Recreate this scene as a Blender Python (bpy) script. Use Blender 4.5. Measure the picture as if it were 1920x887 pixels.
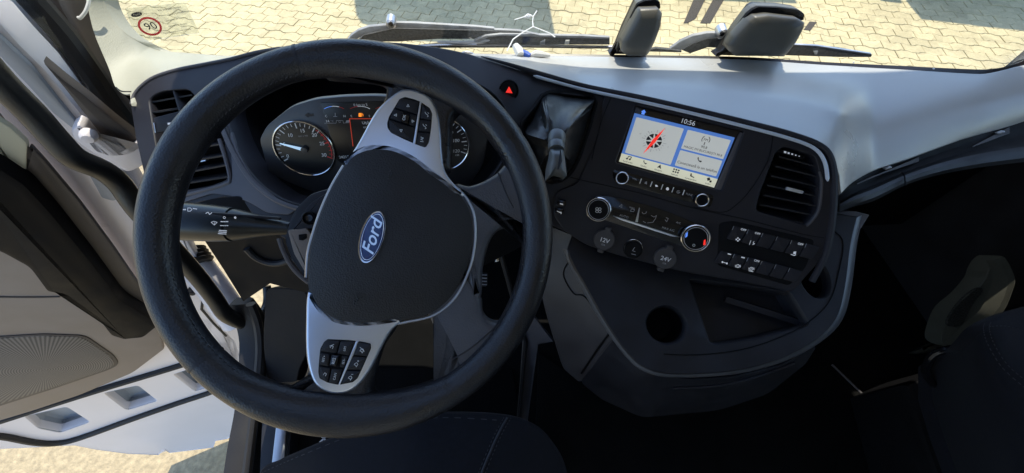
import bpy, bmesh, math, random
import numpy as np
from math import radians, sin, cos, tan, pi, sqrt, atan2
from mathutils import Vector, Matrix
from mathutils.geometry import delaunay_2d_cdt
random.seed(5)
for o in list(bpy.data.objects): bpy.data.objects.remove(o)
scn = bpy.context.scene
COL = scn.collection
# ------------------------------------------------------------------ camera, world, sun
FPX, PITCH, YAW, CZ = 720.0, radians(57), radians(4), 1.35
cd = bpy.data.cameras.new('camera'); cam = bpy.data.objects.new('camera', cd); COL.objects.link(cam)
cd.sensor_width = 36; cd.lens = 36*FPX/1920; cd.clip_start = .02; cd.clip_end = 3000
cam.location = (0, 0, CZ); cam.rotation_euler = (pi/2-PITCH, 0, -YAW)
scn.camera = cam
SUN_AZ, SUN_EL = radians(12), radians(66)
w = bpy.data.worlds.new('World'); scn.world = w; w.use_nodes = True
nt = w.node_tree; bg = nt.nodes['Background']
sky = nt.nodes.new('ShaderNodeTexSky'); sky.sky_type = 'NISHITA'; sky.sun_disc = False
sky.sun_elevation = SUN_EL; sky.sun_rotation = SUN_AZ; sky.ozone_density = 3.0; sky.dust_density = .6
nt.links.new(sky.outputs[0], bg.inputs[0]); bg.inputs[1].default_value = .15
sd = bpy.data.lights.new('sun', 'SUN'); sd.energy = 2.25; sd.angle = radians(.5); sd.color = (1, .93, .8)
sun = bpy.data.objects.new('sun', sd); COL.objects.link(sun)
SDIR = Vector((sin(SUN_AZ)*cos(SUN_EL), cos(SUN_AZ)*cos(SUN_EL), sin(SUN_EL)))
sun.rotation_euler = SDIR.to_track_quat('Z', 'Y').to_euler(); sun.location = (3, 6, 12)
vs = scn.view_settings
vs.view_transform = 'Standard'; vs.look = 'None'; vs.gamma = 1; vs.use_curve_mapping = False
vs.exposure = 1.25
scn.cycles.use_denoising = True
scn.cycles.max_bounces = 10; scn.cycles.transparent_max_bounces = 16
scn.cycles.sample_clamp_indirect = 6

# ------------------------------------------------------------------ measuring helpers
C0 = Vector((0, 0, CZ))
FH = Vector((sin(YAW), cos(YAW), 0)); RT = Vector((cos(YAW), -sin(YAW), 0)); UP = Vector((0, 0, 1))
AX = FH*cos(PITCH)-UP*sin(PITCH); DN = -FH*sin(PITCH)-UP*cos(PITCH)
def ray(p): return RT*((p[0]-960)/FPX)+DN*((p[1]-443.5)/FPX)+AX
def at(p, d): return C0+ray(p)*d
def onpl(p, o, n):
    r = ray(p); return C0+r*((o-C0).dot(n)/r.dot(n))
def dep(q): return (q-C0).dot(AX)
def proj(q):
    t = dep(q); return (960+FPX*(q-C0).dot(RT)/t, 443.5+FPX*(q-C0).dot(DN)/t)
class Fr:                                    # a flat working plane: origin, right, up, normal towards the driver
    def __init__(s, o, e1, e2):
        s.o = Vector(o); s.e1 = Vector(e1).normalized()
        s.e2 = (Vector(e2)-s.e1*s.e1.dot(Vector(e2))).normalized(); s.n = s.e1.cross(s.e2)
    def P(s, p, w=0): return onpl(p, s.o+s.n*w, s.n)
    def uv(s, p, w=0):
        q = s.P(p, w)-s.o; return (q.dot(s.e1), q.dot(s.e2))
    def at(s, u, v, w=0): return s.o+s.e1*u+s.e2*v+s.n*w
    def D(s, w=0): return lambda p: dep(s.P(p, w))
class Field:                                 # smooth surface through measured points (px, py, distance)
    def __init__(s, pts, lam=1e-4):
        a = np.array(pts, float); s.x = a[:, :2]/300.; n = len(a)
        K = s.k(s.x[:, None]-s.x[None]); K += lam*np.eye(n)
        P_ = np.c_[np.ones(n), s.x]
        A = np.zeros((n+3, n+3)); A[:n, :n] = K; A[:n, n:] = P_; A[n:, :n] = P_.T
        s.c = np.linalg.solve(A, np.r_[a[:, 2], 0, 0, 0])
    @staticmethod
    def k(d):
        r2 = (d**2).sum(-1)+1e-12; return .5*r2*np.log(r2)
    def __call__(s, p):
        q = np.array([p[0], p[1]])/300.
        return float(s.k(s.x-q)@s.c[:-3]+s.c[-3]+s.c[-2:]@q)
def spl(pts, n=6, closed=True):
    P_ = [Vector(p) for p in pts]; N = len(P_); out = []
    for i in range(N if closed else N-1):
        if closed: a, b, c, d = P_[i-1], P_[i], P_[(i+1) % N], P_[(i+2) % N]
        else: a, b, c, d = P_[max(i-1, 0)], P_[i], P_[i+1], P_[min(i+2, N-1)]
        for k in range(n):
            t = k/n; out.append(.5*((2*b)+(c-a)*t+(2*a-5*b+4*c-d)*t*t+(3*b-a-3*c+d)*t**3))
    if not closed: out.append(P_[-1])
    return out
def rnd(pts, r=.25, n=4):                    # polygon with rounded corners (r = share of the shorter side, or px when > 1)
    P_ = [Vector(p) for p in pts]; N = len(P_); out = []
    for i in range(N):
        a, b, c = P_[i-1], P_[i], P_[(i+1) % N]
        la, lc = (a-b).length, (c-b).length
        t = min(r if r > 1 else r*min(la, lc), .49*la, .49*lc)
        A, Cc = b+(a-b)*(t/la), b+(c-b)*(t/lc)
        for k in range(n+1):
            s = k/n; out.append(A*(1-s)**2+b*2*s*(1-s)+Cc*s*s)
    return out
def ell(cx, cy, rx, ry, ang=0, n=32):
    a = radians(ang); return [Vector((cx+rx*cos(t)*cos(a)+ry*sin(t)*sin(a), cy-rx*cos(t)*sin(a)+ry*sin(t)*cos(a))) for t in [2*pi*k/n for k in range(n)]]
def area2(q): return .5*sum(q[i-1][0]*q[i][1]-q[i][0]*q[i-1][1] for i in range(len(q)))
def inset(q, b):                             # inward offset of a ccw polygon
    N = len(q); out = []
    for i in range(N):
        a, p, c = Vector(q[i-1]), Vector(q[i]), Vector(q[(i+1) % N])
        d1 = (p-a); d2 = (c-p)
        if d1.length < 1e-9: d1 = d2
        if d2.length < 1e-9: d2 = d1
        d1.normalize(); d2.normalize()
        n1 = Vector((-d1.y, d1.x)); n2 = Vector((-d2.y, d2.x)); m = n1+n2
        m = m.normalized() if m.length > 1e-6 else n1
        out.append(p+m*(b/max(.5, m.dot(n1))))
    return out
def inside(p, poly):
    c = False; x, y = p[0], p[1]; j = len(poly)-1
    for i in range(len(poly)):
        a, b = poly[i], poly[j]
        if (a[1] > y) != (b[1] > y) and x < (b[0]-a[0])*(y-a[1])/(b[1]-a[1])+a[0]: c = not c
        j = i
    return c
# ------------------------------------------------------------------ object helpers
def wloc(o):
    v = Vector()
    while o is not None: v += o.location; o = o.parent
    return v
def obj(name, data, m, parent=None, ang=35, smooth=True):
    vs_, fs = data
    par = wloc(parent)
    org = Vector()
    if parent is None:
        a = np.array([tuple(v) for v in vs_]); org = Vector(((a[:, 0].min()+a[:, 0].max())/2, (a[:, 1].min()+a[:, 1].max())/2, a[:, 2].min()))
    me = bpy.data.meshes.new(name)
    me.from_pydata([tuple(Vector(v)-par-org) for v in vs_], [], [tuple(f) for f in fs]); me.update()
    if smooth:
        me.shade_smooth(); me.set_sharp_from_angle(angle=radians(ang))
    if m is not None: me.materials.append(m)
    o = bpy.data.objects.new(name, me); COL.objects.link(o)
    if parent is not None: o.parent = parent
    else: o.location = org
    return o
def thing(name, label, cat, loc, group=None):
    o = bpy.data.objects.new(name, None); COL.objects.link(o); o.location = loc; o.empty_display_size = .1
    tag(o, label, cat, group); return o
def tag(o, label, cat, group=None):
    o['label'] = label; o['category'] = cat
    if group: o['group'] = group
    return o
def join(*ds):
    V_, F_ = [], []
    for v, f in ds:
        k = len(V_); V_ += list(v); F_ += [tuple(i+k for i in g) for g in f]
    return V_, F_
def plate(fr, px, w0, w1, bev=.0008, n=2):
    q = [fr.uv(p, w1) for p in px]
    if area2(q) < 0: q = q[::-1]
    rings = [(q, w0), (q, w1-bev)]
    for k in range(1, n+1):
        a = k/n*pi/2; rings.append((inset(q, bev*(1-cos(a))), w1-bev*(1-sin(a))))
    return rings_mesh(fr, rings)
def rings_mesh(fr, rings, bottom=True, top=True):
    V_, F_ = [], []; N = len(rings[0][0])
    for q, w_ in rings: V_ += [fr.at(p[0], p[1], w_) for p in q]
    for r in range(len(rings)-1):
        for i in range(N):
            j = (i+1) % N; F_.append((r*N+i, r*N+j, (r+1)*N+j, (r+1)*N+i))
    if top: F_.append(tuple((len(rings)-1)*N+i for i in range(N)))
    if bottom: F_.append(tuple(reversed(range(N))))
    return V_, F_
def ringplate(fr, outer, inner, w0, w1, bev=.001):
    """annulus between two outlines with the same number of points (in u,v)"""
    N = len(outer)
    if area2(outer) < 0: outer = outer[::-1]
    if area2(inner) < 0: inner = inner[::-1]
    oi = inset(outer, bev); ii = inset(inner, -bev)
    R = [(outer, w0), (outer, w1-bev), (oi, w1), (ii, w1), (inner, w1-bev), (inner, w0)]
    V_, F_ = [], []
    for q, w_ in R: V_ += [fr.at(p[0], p[1], w_) for p in q]
    for r in range(6):
        s = (r+1) % 6
        for i in range(N):
            j = (i+1) % N; F_.append((r*N+i, r*N+j, s*N+j, s*N+i))
    return V_, F_
def circ(u, v, r, n=40, ru=None): return [(u+(ru or r)*cos(2*pi*k/n), v+r*sin(2*pi*k/n)) for k in range(n)]
def dome(fr, px, w0, h, p=2.2, rings=10, base=None):
    q = [fr.uv(a, w0) for a in px]
    if area2(q) < 0: q = q[::-1]
    cx = sum(a[0] for a in q)/len(q); cy = sum(a[1] for a in q)/len(q)
    R = []
    if base is not None: R.append((q, base))
    for k in range(rings+1):
        s = 1-(k/rings)**1.3 if k < rings else .02
        R.append(([(cx+(a[0]-cx)*s, cy+(a[1]-cy)*s) for a in q], w0+h*(1-s**p)))
    return rings_mesh(fr, R, bottom=False)
def loft(rows, closed=False):
    V_, F_ = [], []; N = len(rows[0])
    for r in rows: V_ += list(r)
    for r in range(len(rows)-1):
        for i in range(N if closed else N-1):
            j = (i+1) % N; F_.append((r*N+i, r*N+j, (r+1)*N+j, (r+1)*N+i))
    return V_, F_
def tube(pts, rad, seg=10, cap=True, flat=None):
    pts = [Vector(p) for p in pts]; n = len(pts)
    rad = [rad]*n if isinstance(rad, (int, float)) else rad
    rows = []; prev = None
    for i, p in enumerate(pts):
        t = (pts[min(i+1, n-1)]-pts[max(i-1, 0)]).normalized()
        a = prev if prev is not None else (Vector((0, 0, 1)) if abs(t.z) < .9 else Vector((1, 0, 0)))
        a = (a-t*a.dot(t)).normalized(); b = t.cross(a); prev = a
        rows.append([p+a*(rad[i]*cos(2*pi*k/seg))+b*(rad[i]*sin(2*pi*k/seg)) for k in range(seg)])
    V_, F_ = loft(rows, True)
    if cap: F_ += [tuple(reversed(range(seg))), tuple((n-1)*seg+k for k in range(seg))]
    return V_, F_
def lathe(fr, u, v, prof, seg=28, squash=1):
    R = [(circ(u, v, max(r, 1e-5), seg), w_) for r, w_ in prof]
    return rings_mesh(fr, R)
def sheet(outer, holes, D, lip=.02, step=30, b=1.5, back=None, e=.002):
    """a skin over the outline (photo-measured px) at distance D with holes, and rolled edges going back"""
    loops = [[Vector(p) for p in outer]]+[[Vector(p) for p in h] for h in holes]
    vs2, ed = [], []
    for L in loops:
        k = len(vs2); vs2 += L; ed += [(k+i, k+(i+1) % len(L)) for i in range(len(L))]
    nb = len(vs2)
    xs = [p.x for p in loops[0]]; ys = [p.y for p in loops[0]]
    y = min(ys)+step/2; r = 0
    while y < max(ys):
        x = min(xs)+step/2*(1+r % 2)
        while x < max(xs):
            if inside((x, y), loops[0]) and not any(inside((x, y), h) for h in loops[1:]):
                if min((Vector((x, y))-q).length for q in vs2[:nb]) > step*.35: vs2.append(Vector((x, y)))
            x += step
        y += step*.87; r += 1
    ov, oe, of, *_ = delaunay_2d_cdt(vs2, ed, [], 0, 1e-5)
    F_ = []
    for f in of:
        c = (ov[f[0]]+ov[f[1]]+ov[f[2]])/3
        if inside(c, loops[0]) and not any(inside(c, h) for h in loops[1:]): F_.append(tuple(reversed(f)))
    V_ = [at(p, D(p)) for p in ov]
    bk = back if back is not None else AX
    bk = Vector(bk).normalized()
    for li, L in enumerate(loops):
        s = area2(L); Lq = L if s > 0 else L[::-1]
        off = -b if li == 0 else b
        o1 = inset(Lq, off*.7); o2 = inset(Lq, off)
        N = len(Lq); rows = [[at(p, D(p)) for p in Lq], [at(p, D(q))+bk*e*.4 for p, q in zip(o1, Lq)],
                [at(p, D(q))+bk*e for p, q in zip(o2, Lq)], [at(p, D(q))+bk*lip for p, q in zip(o2, Lq)]]
        v, f = loft(rows, True); k = len(V_); V_ += v
        F_ += [tuple(i+k for i in (g if li else reversed(g))) for g in f]
    return V_, F_
def pocket(outl, D, depth, back, shrink=.85, floor=True):
    L = [Vector(p) for p in outl]; c = sum(L, Vector((0, 0)))/len(L); bk = Vector(back).normalized()
    top = [at(p, D(p)) for p in L]; cc = sum(top, Vector())/len(top)
    rows = [[p+bk*.003 for p in top], [cc+(p-cc)*(1-(1-shrink)*.3)+bk*depth*.85 for p in top], [cc+(p-cc)*shrink+bk*depth for p in top]]
    V_, F_ = loft(rows, True); N = len(L)
    if floor: F_.append(tuple(2*N+i for i in range(N)))
    return V_, F_
def box(c, s, R=None):
    c = Vector(c); V_ = []
    for z in (-1, 1):
        for x, y in ((-1, -1), (1, -1), (1, 1), (-1, 1)):
            q = Vector((x*s[0]/2, y*s[1]/2, z*s[2]/2)); V_.append(c+(R@q if R else q))
    return V_, [(3, 2, 1, 0), (4, 5, 6, 7), (0, 1, 5, 4), (1, 2, 6, 5), (2, 3, 7, 6), (3, 0, 4, 7)]
def bevbox(fr, u0, u1, v0, v1, w0, w1, b=.004, rc=.25):
    q = [tuple(p) for p in rnd([(u0, v0), (u1, v0), (u1, v1), (u0, v1)], rc)]
    R = [(inset(q, b), w0), (q, w0+b), (q, w1-b), (inset(q, b*.3), w1-b*.3), (inset(q, b), w1)]
    return rings_mesh(fr, R)
def text(body, fr, p, cap, m, parent, w_=.0006, ang=None, name='lettering', shear=0, sx=1., align='CENTER', bold=0):
    cu = bpy.data.curves.new('t', 'FONT'); cu.body = body; cu.align_x = align; cu.align_y = 'CENTER'
    cu.size = 1; cu.shear = shear; cu.offset = bold; cu.resolution_u = 3
    ob = bpy.data.objects.new('t', cu); COL.objects.link(ob)
    bpy.context.view_layer.update()
    me = bpy.data.meshes.new_from_object(ob.evaluated_get(bpy.context.evaluated_depsgraph_get()))
    o = fr.P(p, w_); d = dep(o); size = cap/.7*d/FPX
    if ang is None: r = fr.e1
    else: r = (fr.P((p[0]+20*cos(radians(ang)), p[1]-20*sin(radians(ang))), w_)-o).normalized()
    u = fr.n.cross(r)
    V_ = [o+r*(v.co.x*size*sx)+u*(v.co.y*size) for v in me.vertices]; F_ = [tuple(q.vertices) for q in me.polygons]
    bpy.data.objects.remove(ob); bpy.data.curves.remove(cu); bpy.data.meshes.remove(me)
    if parent == 'data': return V_, F_
    return obj(name, (V_, F_), m, parent, smooth=False)
def flat(fr, px, w_):
    q = [fr.uv(p, w_) for p in px]
    if area2(q) < 0: q = q[::-1]
    return [fr.at(p[0], p[1], w_) for p in q], [tuple(range(len(q)))]
def line(fr, pts, wid, w_):                  # thin printed stroke, width in px
    out = ([], [])
    for a, b in zip(pts[:-1], pts[1:]):
        a = Vector(a); b = Vector(b); t = (b-a).normalized(); n = Vector((-t.y, t.x))*wid/2; t = t*wid*.3
        out = join(out, flat(fr, [a-n-t, b-n+t, b+n+t, a+n-t], w_))
    return out
# ------------------------------------------------------------------ materials
def mat(name, col, rough=.5, metal=0, bump=None, spec=.5, emit=0, coat=0, mott=None, kind='noise', sheen=0, rv=.08, world=False):
    m = bpy.data.materials.new(name); m.use_nodes = True; t = m.node_tree; b = t.nodes['Principled BSDF']
    b.inputs['Base Color'].default_value = (*col, 1); b.inputs['Roughness'].default_value = rough
    b.inputs['Metallic'].default_value = metal; b.inputs['Specular IOR Level'].default_value = spec
    b.inputs['Coat Weight'].default_value = coat; b.inputs['Sheen Weight'].default_value = sheen
    tc = t.nodes.new('ShaderNodeTexCoord')
    if emit:
        b.inputs['Emission Color'].default_value = (*col, 1); b.inputs['Emission Strength'].default_value = emit
    if mott:
        n = t.nodes.new('ShaderNodeTexNoise'); n.inputs['Scale'].default_value = mott[0]; n.inputs['Detail'].default_value = 6
        r = t.nodes.new('ShaderNodeMapRange'); r.inputs[1].default_value = .3; r.inputs[2].default_value = .7
        r.inputs[3].default_value = 1-mott[1]; r.inputs[4].default_value = 1+mott[1]
        x = t.nodes.new('ShaderNodeMixRGB'); x.blend_type = 'MULTIPLY'; x.inputs[0].default_value = 1; x.inputs[1].default_value = (*col, 1)
        t.links.new(tc.outputs['Object'], n.inputs['Vector']); t.links.new(n.outputs[0], r.inputs[0])
        t.links.new(r.outputs[0], x.inputs[2]); t.links.new(x.outputs[0], b.inputs['Base Color'])
        r2 = t.nodes.new('ShaderNodeMapRange'); r2.inputs[1].default_value = .3; r2.inputs[2].default_value = .7
        r2.inputs[3].default_value = max(.05, rough-rv); r2.inputs[4].default_value = min(1, rough+rv)
        t.links.new(n.outputs[0], r2.inputs[0]); t.links.new(r2.outputs[0], b.inputs['Roughness'])
    if bump:
        if kind == 'noise':
            n = t.nodes.new('ShaderNodeTexNoise'); n.inputs['Scale'].default_value = bump[0]; n.inputs['Detail'].default_value = 4
        else:
            n = t.nodes.new('ShaderNodeTexVoronoi'); n.inputs['Scale'].default_value = bump[0]
        u = t.nodes.new('ShaderNodeBump'); u.inputs['Strength'].default_value = bump[1]; u.inputs['Distance'].default_value = bump[2]
        t.links.new(tc.outputs['Object'], n.inputs['Vector']); t.links.new(n.outputs[0], u.inputs['Height'])
        t.links.new(u.outputs[0], b.inputs['Normal'])
    return m
M = {}
M['leather'] = mat('black grained leather', (.013, .013, .016), .38, bump=(420, .35, .0009), kind='voronoi', mott=(16, .3), spec=.6, rv=.13)
M['leather2'] = mat('soft black leather', (.012, .012, .012), .36, bump=(500, .2, .0008), kind='voronoi', mott=(30, .2))
M['pad'] = mat('grained black airbag plastic', (.026, .026, .028), .5, spec=.35, bump=(520, .45, .001), kind='voronoi', mott=(14, .2))
M['plastic'] = mat('black grained plastic', (.018, .018, .022), .5, spec=.34, bump=(600, .3, .0006), mott=(18, .2))
M['fascia'] = mat('charcoal fascia plastic', (.019, .0185, .024), .5, spec=.3, bump=(700, .25, .0005), mott=(12, .15))
M['plum'] = mat('warm grey plastic', (.085, .079, .085), .55, bump=(700, .25, .0005), mott=(12, .15))
M['dark'] = mat('matt black plastic', (.006, .006, .007), .6, spec=.12, mott=(20, .2))
M['stalk'] = mat('satin black stalk', (.012, .015, .016), .32, mott=(20, .1))
M['gloss'] = mat('gloss black plastic', (.010, .010, .012), .12, spec=.5)
M['dash'] = mat('light grey soft dash skin', (.50, .50, .48), .34, bump=(300, .07, .0006), mott=(7, .05), spec=.9)
M['trim'] = mat('pale grey pillar plastic', (.46, .445, .345), .5, bump=(420, .25, .0010), kind='voronoi', mott=(9, .06))
M['knob'] = mat('slate grey knob plastic', (.12, .13, .135), .36, mott=(20, .1))
M['blade'] = mat('dusty wiper rubber', (.075, .078, .076), .8, mott=(160, .5))
M['lip'] = mat('grey console edge plastic', (.10, .104, .112), .38, mott=(18, .15))
M['kick'] = mat('dark kick panel plastic', (.011, .011, .013), .6, spec=.15, bump=(90, .3, .002), mott=(10, .3))
M['spoke'] = mat('charcoal spoke plastic', (.080, .082, .094), .40, bump=(480, .3, .0008), kind='voronoi', mott=(16, .2))
M['conside'] = mat('dark console side plastic', (.048, .044, .046), .55, bump=(600, .2, .0005), mott=(14, .15))
M['mesh'] = mat('dark perforated strip', (.03, .03, .027), .6, bump=(160, .9, .003), kind='voronoi')
M['amber'] = mat('dim red orange line', (.75, .07, .03), .5, emit=.12)
M['roof'] = mat('dim grey headlining', (.5, .49, .46), .8, mott=(9, .1))
M['wiper'] = mat('dusty wiper metal', (.30, .31, .32), .55, mott=(30, .3))
M['mat'] = mat('black floor mat', (.0055, .0055, .0055), .9, spec=.1, bump=(160, .5, .002), mott=(15, .4))
M['silver'] = mat('satin silver trim', (.72, .77, .87), .28, metal=.78, bump=(60, .05, .001))  # blue tint puts reflected sky into the base colour
M['rail'] = mat('satin blue grey rail', (.62, .68, .76), .3, metal=.1)  # pale blue grey stands in for sky reflected in a silver rail
M['chrome'] = mat('bright chrome', (.75, .75, .76), .15, metal=1)
M['blue'] = mat('dark blue enamel', (.012, .035, .16), .2, coat=.6)
M['white'] = mat('white print', (.80, .80, .80), .5)
M['lit'] = mat('lit white print', (.62, .65, .70), .5, emit=.16)
M['dim'] = mat('grey print', (.38, .38, .40), .6)
M['paint'] = mat('white vehicle paint', (.81, .76, .77), .35, coat=.15, mott=(3, .04))
M['paintg'] = mat('grey painted metal', (.36, .38, .41), .5, coat=.1, mott=(5, .06))
M['rubber'] = mat('black rubber', (.018, .016, .016), .6, bump=(200, .2, .001), mott=(12, .2))
M['brown'] = mat('brown grey door trim', (.25, .208, .175), .6, bump=(520, .35, .001), mott=(10, .12))
M['darkbrown'] = mat('dark brown plastic', (.075, .062, .055), .55, bump=(500, .3, .001), mott=(10, .15))
M['fabric'] = mat('black seat velour', (.009, .0095, .013), .9, spec=.2, bump=(900, .5, .001), mott=(120, .3), sheen=.06)
M['carpet'] = mat('black floor rubber', (.010, .010, .011), .75, spec=.1, bump=(160, .5, .002), mott=(15, .4))
M['greyfloor'] = mat('grey green plastic sill', (.085, .085, .068), .6, bump=(300, .3, .001), mott=(14, .15))
M['thread'] = mat('grey thread', (.045, .045, .05), .8)
M['red'] = mat('red print', (.75, .03, .03), .5)
M['redlit'] = mat('lit red', (.85, .03, .02), .5, emit=.4)
M['orange'] = mat('lit orange', (1, .28, .02), .5, emit=.4)
M['bluelit'] = mat('lit blue', (.10, .24, .75), .5, emit=.4)
M['needle'] = mat('pale blue needle', (.45, .65, .85), .4, emit=.3)
M['tile'] = mat('screen tile', (.50, .52, .50), .35, emit=.26)
M['tab'] = mat('screen menu bar', (.68, .68, .52), .35, emit=.26)
M['scrblue'] = mat('screen blue', (.07, .17, .48), .3, emit=.32)
M['scrdark'] = mat('screen dark', (.022, .018, .018), .18)
M['ink'] = mat('black ink', (.02, .02, .025), .5)
M['face'] = mat('grey dial face plastic', (.050, .048, .050), .35, mott=(10, .2))
M['dialblack'] = mat('dial black', (.010, .010, .012), .3)
M['alu'] = mat('aluminium', (.55, .55, .56), .4, metal=.9, mott=(30, .1))
def stone(name, col, var):                   # pavers: tint by place, so no two blocks share their stains
    m = mat(name, col, .85, bump=(90, .4, .003)); t = m.node_tree; b = t.nodes['Principled BSDF']; L = t.links.new
    g = t.nodes.new('ShaderNodeNewGeometry'); prev = None
    rgb = t.nodes.new('ShaderNodeRGB'); rgb.outputs[0].default_value = (*col, 1); prev = rgb.outputs[0]
    for typ, sc, lo, hi in (('ShaderNodeTexNoise', .55, 1-var*.7, 1+var*.5), ('ShaderNodeTexVoronoi', 4.2, 1-var*.8, 1+var*.45), ('ShaderNodeTexNoise', 14, 1-var*.6, 1+var*.5), ('ShaderNodeTexNoise', 70, 1-var*.7, 1+var*.6)):
        n = t.nodes.new(typ); n.inputs['Scale'].default_value = sc
        if 'Detail' in n.inputs and typ.endswith('Noise'): n.inputs['Detail'].default_value = 5
        L(g.outputs['Position'], n.inputs['Vector']); r = t.nodes.new('ShaderNodeMapRange'); r.inputs[3].default_value = lo; r.inputs[4].default_value = hi
        if typ.endswith('Noise'): r.inputs[1].default_value = .3; r.inputs[2].default_value = .7; L(n.outputs[0], r.inputs[0])
        else: sp = t.nodes.new('ShaderNodeSeparateColor'); L(n.outputs['Color'], sp.inputs[0]); L(sp.outputs[0], r.inputs[0])
        x = t.nodes.new('ShaderNodeMixRGB'); x.blend_type = 'MULTIPLY'; x.inputs[0].default_value = 1; L(prev, x.inputs[1]); L(r.outputs[0], x.inputs[2]); prev = x.outputs[0]
    L(prev, b.inputs['Base Color']); return m
M['paver'] = stone('pale concrete paver', (.60, .50, .28), .17)
M['joint'] = mat('dark joint sand', (.36, .30, .17), .95, bump=(120, .5, .004), mott=(14, .3))
M['concrete'] = mat('pale gravel concrete', (.41, .325, .19), .9, bump=(45, .8, .012), mott=(28, .25))
M['tape'] = mat('dark brown patch', (.055, .045, .035), .8, mott=(6, .25))
M['shadowgrey'] = mat('dark vehicle plastic', (.05, .055, .06), .5, mott=(5, .2))
M['tyre'] = mat('tyre rubber', (.03, .03, .03), .8, mott=(10, .2))
M['bluetape'] = mat('blue plastic', (.03, .12, .55), .4)
M['cloth'] = mat('white tissue', (.8, .79, .74), .9)
M['sooty'] = mat('black windscreen band', (.012, .008, .008), .35)
M['housing'] = mat('dark olive grey sensor cover', (.11, .105, .088), .36, bump=(500, .25, .0008), mott=(12, .1))
M['film'] = mat('pale film', (.6, .57, .42), .5)
def glass(name, dirt=.03):
    m = bpy.data.materials.new(name); m.use_nodes = True; t = m.node_tree; t.nodes.remove(t.nodes['Principled BSDF'])
    out = t.nodes['Material Output']
    tr = t.nodes.new('ShaderNodeBsdfTransparent'); tr.inputs[0].default_value = (.93, .95, .93, 1)
    gl = t.nodes.new('ShaderNodeBsdfGlossy'); gl.inputs['Roughness'].default_value = .03
    fr = t.nodes.new('ShaderNodeFresnel'); fr.inputs[0].default_value = 1.45
    mx = t.nodes.new('ShaderNodeMixShader'); df = t.nodes.new('ShaderNodeBsdfDiffuse'); df.inputs[0].default_value = (.6, .6, .55, 1)
    m2 = t.nodes.new('ShaderNodeMixShader'); n = t.nodes.new('ShaderNodeTexNoise'); n.inputs['Scale'].default_value = 90; n.inputs['Detail'].default_value = 8
    r = t.nodes.new('ShaderNodeMapRange'); r.inputs[1].default_value = .45; r.inputs[2].default_value = .8; r.inputs[3].default_value = dirt*.4; r.inputs[4].default_value = dirt*3
    tc = t.nodes.new('ShaderNodeTexCoord')
    L = t.links.new; L(tc.outputs['Object'], n.inputs['Vector']); L(n.outputs[0], r.inputs[0])
    L(fr.outputs[0], mx.inputs[0]); L(tr.outputs[0], mx.inputs[1]); L(gl.outputs[0], mx.inputs[2])
    L(r.outputs[0], m2.inputs[0]); L(mx.outputs[0], m2.inputs[1]); L(df.outputs[0], m2.inputs[2]); L(m2.outputs[0], out.inputs[0])
    return m
M['glass'] = glass('windscreen glass', .018)
M['filmclear'] = glass('clear sticker film', .08)
def grille_mat(c, e1, e2, pitch=.0056, M_=150):    # fine perforation in rings round a centre, far below the size of a pixel row
    m = mat('perforated speaker mesh', (.15, .13, .115), .6); t = m.node_tree; b = t.nodes['Principled BSDF']; L = t.links.new
    tc = t.nodes.new('ShaderNodeTexCoord')
    def vm(op, a, bb):
        n = t.nodes.new('ShaderNodeVectorMath'); n.operation = op; L(a, n.inputs[0]); n.inputs[1].default_value = bb; return n
    def mm(op, a, bb=None):
        n = t.nodes.new('ShaderNodeMath'); n.operation = op
        for i, x in enumerate((a, bb)):
            if x is None: continue
            if isinstance(x, (int, float)): n.inputs[i].default_value = x
            else: L(x, n.inputs[i])
        return n.outputs[0]
    d = vm('SUBTRACT', tc.outputs['Object'], c).outputs[0]
    x = vm('DOT_PRODUCT', d, e1).outputs['Value']; y = vm('DOT_PRODUCT', d, e2).outputs['Value']
    r = mm('SQRT', mm('ADD', mm('MULTIPLY', x, x), mm('MULTIPLY', y, y)))
    a = mm('SINE', mm('MULTIPLY', r, 2*pi/pitch)); q = mm('SINE', mm('MULTIPLY', mm('ARCTAN2', y, x), M_))
    h = mm('ADD', a, q); rp = t.nodes.new('ShaderNodeMapRange'); L(h, rp.inputs[0]); rp.inputs[1].default_value = -.4; rp.inputs[2].default_value = .7
    mx = t.nodes.new('ShaderNodeMixRGB'); mx.inputs[1].default_value = (.21, .185, .162, 1); mx.inputs[2].default_value = (.045, .04, .036, 1)
    L(rp.outputs[0], mx.inputs[0]); L(mx.outputs[0], b.inputs['Base Color']); return m


# ------------------------------------------------------------------ working planes
S = Fr((.3334, .4954, .8525), (.9168, -.3989, -.0196), (.3009, .6576, .6906))          # centre stack
W = Fr((-.1636, .2611, .9674), (1, 0, 0), (0, .84, .533)); W = Fr(W.o, Vector((1, 0, 0))-Vector((.1, -.533, .84))*.1, Vector((0, .84, .533)))
wn = Vector((.1, -.533, .84)).normalized(); W.n = wn; W.e1 = (Vector((1, 0, 0))-wn*wn.x).normalized(); W.e2 = wn.cross(W.e1)
CL = Fr(at((690, 270), .665), (1, 0, 0), (0, sin(radians(20)), cos(radians(20))))      # instrument cluster
DH = Vector((-.80, .62, 0)); DR = Fr(DH, (.96, .27, 0), (0, 0, 1))                       # inner face of the open door
M['grille'] = grille_mat(DR.P((85, 690))-Vector((-1.2, .5, -1.0)), DR.e1, DR.e2)
GZ = -1.60
GR = Fr((0, 0, GZ), (1, 0, 0), (0, 1, 0))
FL = Fr((0, 0, 0), (1, 0, 0), (0, 1, 0))
FB = (0.05, .75, -.62)                                                                   # into the dashboard

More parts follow.
